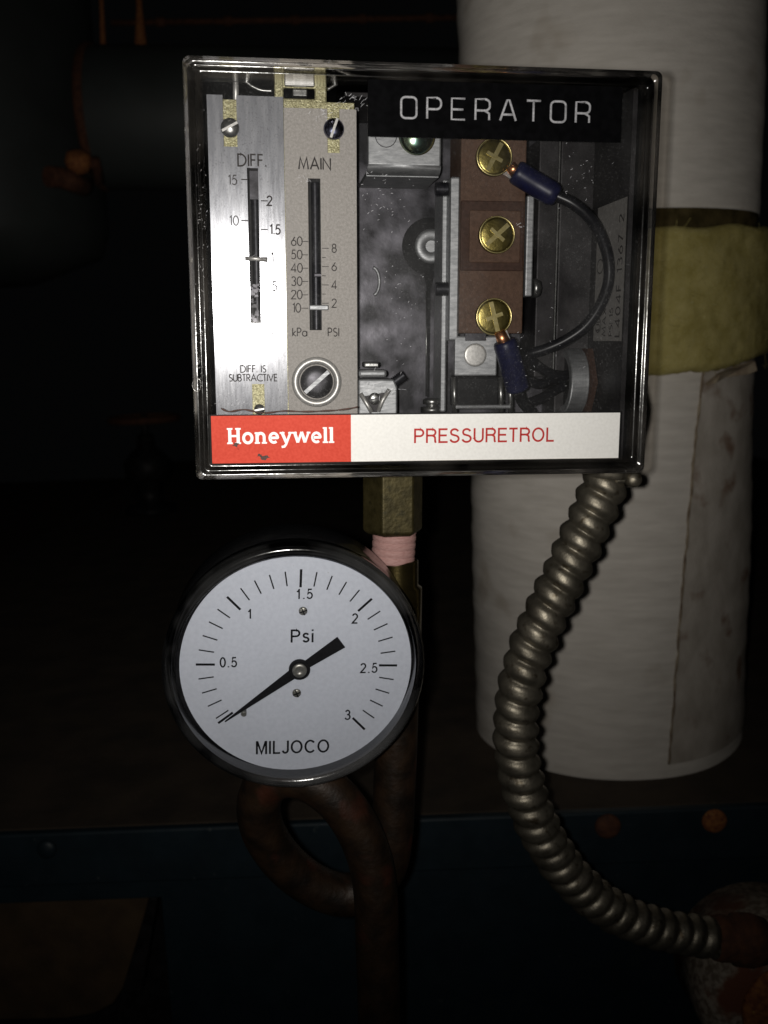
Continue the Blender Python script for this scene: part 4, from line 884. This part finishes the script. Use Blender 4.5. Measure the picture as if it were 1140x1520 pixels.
b = MB(); b.lathe((xt, DN, tz0), (0, 0, 1), [(rt1 * .98, 0), (rt1 * 1.18, 1), (rt1 * 1.18, tzm - tz0), (rt1, tzm - tz0 + 1), (rt1, tz1 - tz0 - .4), (rt1 * .93, tz1 - tz0)], 44); b.build('run', 'tee', tee)
zbr = up(560, 872, DN)[1]
b = MB(); b.cyl((xt, DN, zbr), (xt - 11.5, DN, zbr + .8), rt1 * 1.02); b.build('branch', 'tee', tee)
b = MB(); b.lathe((xt - 7, DN - 3, zbr + 2.2), (-1, 0, .05), [(rt1 * 1.06, 0), (rt1 * 1.12, .6), (rt1 * 1.06, 1.5), (rt1 * 1.12, 2.4), (rt1 * 1.04, 3.4)], 36); b.build('thread_tape', 'pink', tee)
# ------------------------------------------------------------------ round gauge
DG = 4.0
gxc, gzc = up(438.5, 997, DG); GR = 34.0
GR = (pxw(437, 995, 394, DG) / 2)
CUR = DEV @ Matrix.Translation(Vector((gxc, DG, gzc)) * MM) @ Matrix.Rotation(R(4.5), 4, 'X') @ Matrix.Translation(Vector((gxc, DG, gzc)) * -MM)
gau = empty('pressure_gauge', 'round white dial pressure gauge in a black case', 'gauge', (gxc, DG + 15, gzc - GR), CUR)
Yv = (0, 1, 0); c0 = (gxc, DG, gzc)
b = MB(); b.lathe(c0, Yv, [(GR * .955, 4.2), (GR * .975, 6), (GR * .975, 24), (GR * .93, 27), (GR * .3, 29), (GR * .28, 31)], 96, cap0=False); case = b.build('case', 'gblack', gau)
b = MB(); b.lathe(c0, Yv, [(GR * .93, 2.0), (GR * .93, 9.6)], 96, cap0=False, cap1=False); b.build('inner_wall', 'gblack', case)
b = MB(); b.lathe(c0, Yv, [(GR * .90, 1.2), (GR * .92, .3), (GR * .95, 0), (GR * .975, .25), (GR * .99, 1.0), (GR * .985, 1.7), (GR, 2.2), (GR, 4.6), (GR * .985, 5.2), (GR * .985, 8.0), (GR * .96, 8.4)], 120, cap0=False, cap1=False); rim = b.build('clear_rim', 'gring', gau)
b = MB(); b.lathe(c0, Yv, [(GR * .905, 1.2), (GR * .7, 1.05), (GR * .02, .9)], 96, cap0=False, cap1=True); b.build('window', 'window', gau)
DD = DG + 7.0
ddx, ddz = up(440.6, 988.5, DD); DRr = pxw(440, 988, 344, DD) / 2
b = MB(); b.lathe((ddx, DD, ddz), Yv, [(DRr, 0), (DRr, .8)], 110); dial = b.build('dial', 'dial', gau)
b = MB(); b.lathe((gxc, DD + 1.0, gzc), Yv, [(GR * .94, 0), (GR * .94, .5)], 80); b.build('dial_seat', 'gblack', case)
pcx, pcz = up(442.0, 987.0, DD); RO = pxw(442, 987, 299, DD) / 2; ROT = -2.6
b = MB()
for i in range(31):
    a = R((225 if i else 219.2) - 9 * i + ROT); big = i % 5 == 0; Li = RO * (.185 if big else .150); wd = .33 if big else .19
    ro = RO * (1.0 if big else .985)
    c, s_ = math.cos(a), math.sin(a)
    b.add([(pcx + c * r_ - s_ * u, DD - .04, pcz + s_ * r_ + c * u) for r_, u in ((ro, wd), (ro - Li, wd), (ro - Li, -wd), (ro, -wd))], [(0, 1, 2, 3)])
b.build('scale_marks', 'dialink', dial)
b = MB()
for t, px, py, wp_, hp in (('0.5', 339, 983, 26, 15), ('1', 370, 911, 7.5, 14.5), ('1.5', 452, 881.5, 25, 15), ('2', 527, 918, 10.5, 15), ('2.5', 547.5, 991.5, 26, 14.5), ('3', 516, 1061, 10.5, 14.5), ('Psi', 448.5, 944, 34, 19), ('MILJOCO', 434.5, 1108.5, 109, 19)):
    x, z = up(px, py, DD); grot(b, t, x, z, pxw(px, py, wp_, DD), pxh(px, py, hp, DD), DD - .04, .145, rot=R(-1.2))
b.build('lettering', 'dialink', dial)
for px, py, rp in ((450, 908, 6.5), (440.5, 1030, 6.5)): screw(dial, 'dial_screw', px, py, rp, DD - .7, 'hub', (20, 110), .7, .25, 'blacksteel', .14)
p = up3(362, 1054, DD); b = MB(); b.lathe(p, (0, -1, 0), [(.75, 0), (.75, 2.6), (.6, 2.8)], 14); b.build('stop_pin', 'hub', dial)
# needle
DP2 = DD - 2.6; hxp = up(444.5, 994, DP2)
T = Vector(up(334, 1071.5, DP2)); Q = Vector(up(506.5, 953.5, DP2)); Hc = Vector(hxp); u = (T - Q).normalized(); nrm = Vector((-u.y, u.x))
b = MB(); b.prism([tuple(T + nrm * .14), tuple(T - nrm * .14), tuple(Hc - nrm * 1.5 + u * 1), tuple(Hc - nrm * 1.1 - u * 2), tuple(Q - nrm * 1.85), tuple(Q + nrm * 1.85), tuple(Hc + nrm * 1.1 - u * 2), tuple(Hc + nrm * 1.5 + u * 1)], DP2, DP2 + .35)
ndl = b.build('needle', 'dialink', gau)
b = MB(); b.lathe((hxp[0], DP2 + .5, hxp[1]), (0, -1, 0), [(2.9, 0), (2.9, .8), (2.7, 1.0)], 36); b.build('needle_boss', 'dialink', ndl)
b = MB(); b.lathe((hxp[0], DP2 + .5, hxp[1]), (0, -1, 0), [(2.0, 0), (2.0, 1.25), (1.8, 1.5), (.5, 1.55), (.4, 1.3)], 30); b.build('hub', 'hub', ndl)
b = MB(); b.lathe((hxp[0], DD, hxp[1]), (0, -1, 0), [(.8, 0), (.8, 2.6)], 14); b.build('spindle', 'hub', ndl)
CUR = DEV
# brass elbow from the tee to the back of the gauge
ez = zbr + 1
b = MB(); b.tube(smoothpath([(xt - 10.5, DN, zbr + .8), (xt - 16, DN, zbr + .5), (xt - 21, DN - 1, zbr - 3), (gxc + 3, DN - 2, gzc + 3), (gxc, DN - 5, gzc), (gxc, DG + 29, gzc)], 6), 8.2, 24)
elb = b.build('brass_elbow', 'oldbrass', tee)
# ------------------------------------------------------------------ pigtail syphon pipe
sy = empty('pigtail_siphon', 'rusty brown pipe coiled in a loop below the gauge', 'pipe', up3(560, 1530, 28))
RS = 6.75
path = [(590, 930, 42), (590, 1010, 42), (588, 1100, 42), (585, 1180, 42), (582, 1240, 42), (572, 1288, 42.5), (545, 1318, 43), (508, 1328, 43), (462, 1312, 42), (420, 1278, 40), (392, 1236, 37), (384, 1196, 34), (396, 1164, 31), (425, 1150, 28.5), (462, 1158, 27), (500, 1186, 26), (530, 1228, 26), (550, 1280, 26), (558, 1335, 26), (560, 1400, 27), (562, 1470, 28), (563, 1560, 29), (564, 1640, 30)]
b = MB(); b.tube(smoothpath([up3(*q) for q in path], 8), RS, 30); b.build('coil', 'rustpipe', sy)
# ------------------------------------------------------------------ flexible conduit
fc = empty('flexible_conduit', 'ribbed flexible metal conduit curving down past the white pipe', 'conduit', up3(1075, 1398, 62))
cp = [(903, 690, 52), (899, 712, 52), (884, 752, 52), (860, 806, 52), (834, 862, 52), (808, 916, 52), (787, 966, 53), (773, 1016, 53), (766, 1066, 54), (767, 1116, 55), (776, 1164, 56), (792, 1212, 57), (816, 1258, 59), (848, 1302, 61), (888, 1338, 63), (934, 1364, 65), (984, 1380, 67), (1034, 1389, 69), (1075, 1394, 70)]
P = smoothpath([up3(*q) for q in cp], 60)
acc = [0]
for i in range(1, len(P)): acc.append(acc[-1] + (P[i] - P[i - 1]).length)
tot = acc[-1]; pitch = 6.6; RC = 7.7
nst = int(tot / pitch * 12); nn = 36; k = 0; pts = []
for j in range(nst + 1):
    s_ = tot * j / nst
    while k < len(acc) - 2 and acc[k + 1] < s_: k += 1
    pts.append(P[k].lerp(P[k + 1], (s_ - acc[k]) / max(1e-9, acc[k + 1] - acc[k])))
tg = [(pts[min(j + 1, nst)] - pts[max(j - 1, 0)]).normalized() for j in range(nst + 1)]
u, v, _ = basis(tg[0]); vs = []; fs = []
for j in range(nst + 1):
    u = (u - tg[j] * u.dot(tg[j])).normalized(); v = tg[j].cross(u); s_ = tot * j / nst
    for i in range(nn):
        a = 2 * math.pi * i / nn; ph = (s_ / pitch + i / nn) % 1.0
        prof_ = abs(math.sin(math.pi * ph)) ** .7
        r_ = RC - 2.0 + 2.0 * prof_ + .12 * math.sin(s_ * .37 + 2 * a) + .08 * math.sin(s_ * 1.9)
        vs.append(pts[j] + (u * math.cos(a) + v * math.sin(a)) * r_)
for j in range(nst):
    for i in range(nn): fs.append((j * nn + i, j * nn + (i + 1) % nn, (j + 1) * nn + (i + 1) % nn, (j + 1) * nn + i))
b = MB(); b.add(vs, fs, True); b.build('ribbed_tube', 'conduit', fc)
# squeeze connector at the case, ending in an elbow to the side wall
e0 = Vector(up3(903, 694, 52)); 
b = MB(); b.lathe(e0 + Vector((0, 0, -.5)), (0.06, 0, 1), [(7.6, -2.5), (8.3, -2), (8.3, 1.5), (7.6, 2), (7.2, 5)], 30); b.build('collar', 'conduit', fc)
b = MB(); b.tube(smoothpath([e0 + Vector((0, 0, 2)), e0 + Vector((.6, -2, 10)), e0 + Vector((0, -7, 19)), Vector((wx + 7, DK + 3, czz - 2)), Vector((wx + 2, DK, czz)), Vector((wx - 2, DK, czz))], 6), 8.0, 24); b.build('elbow', 'conduit', fc)
b = MB(); q = Vector(up3(941, 712, 46)); b.lathe(q, (0, -1, .15), [(2.4, -5), (2.4, 1), (1.9, 1.6), (.1, 2.0)], 20); b.build('clamp_screw', 'conduit', fc)
b = MB(); q = Vector(up3(921, 706, 46)); b.lathe(q, (0, -1, .1), [(2.6, -4), (2.6, .5), (2.0, 1.0), (.1, 1.2)], 6, smooth=False); b.build('clamp_screw', 'conduit', fc)
# rusted end connector and the cast junction body it enters
b = MB(); q0 = Vector(up3(1058, 1392, 70)); q1 = Vector(up3(1150, 1398, 70)); b.lathe(q0, q1 - q0, [(6.0, 0), (8.0, .6), (8.4, 3), (8.2, 8), (9.6, 9), (9.8, 15), (8.5, 20)], 34); b.build('end_connector', 'darkrust', fc)
jb = empty('junction_body', 'rounded grey casting streaked with rust at the conduit end', 'junction box', up3(1150, 1560, 72))
c = Vector(up3(1172, 1500, 64)); rj = pxw(1172, 1500, 2 * 112, 64) / 2
b = MB(); b.lathe(c + Vector((0, 12, 0)), (-.10, -1, .06), [(rj * 1.02, -26), (rj * 1.02, 0), (rj * .99, 4), (rj * .92, 7.5), (rj * .80, 10), (rj * .6, 11.5), (rj * .02, 12.5)], 60); b.build('body', 'castgrey', jb)
b = MB(); b.lathe(c + Vector((.5, 0, 0)), (-.10, -1, .06), [(rj * .62, -1), (rj * .60, 1.6), (rj * .5, 2.2), (rj * .02, 2.6)], 40); b.build('rusted_cap', 'rust', jb)
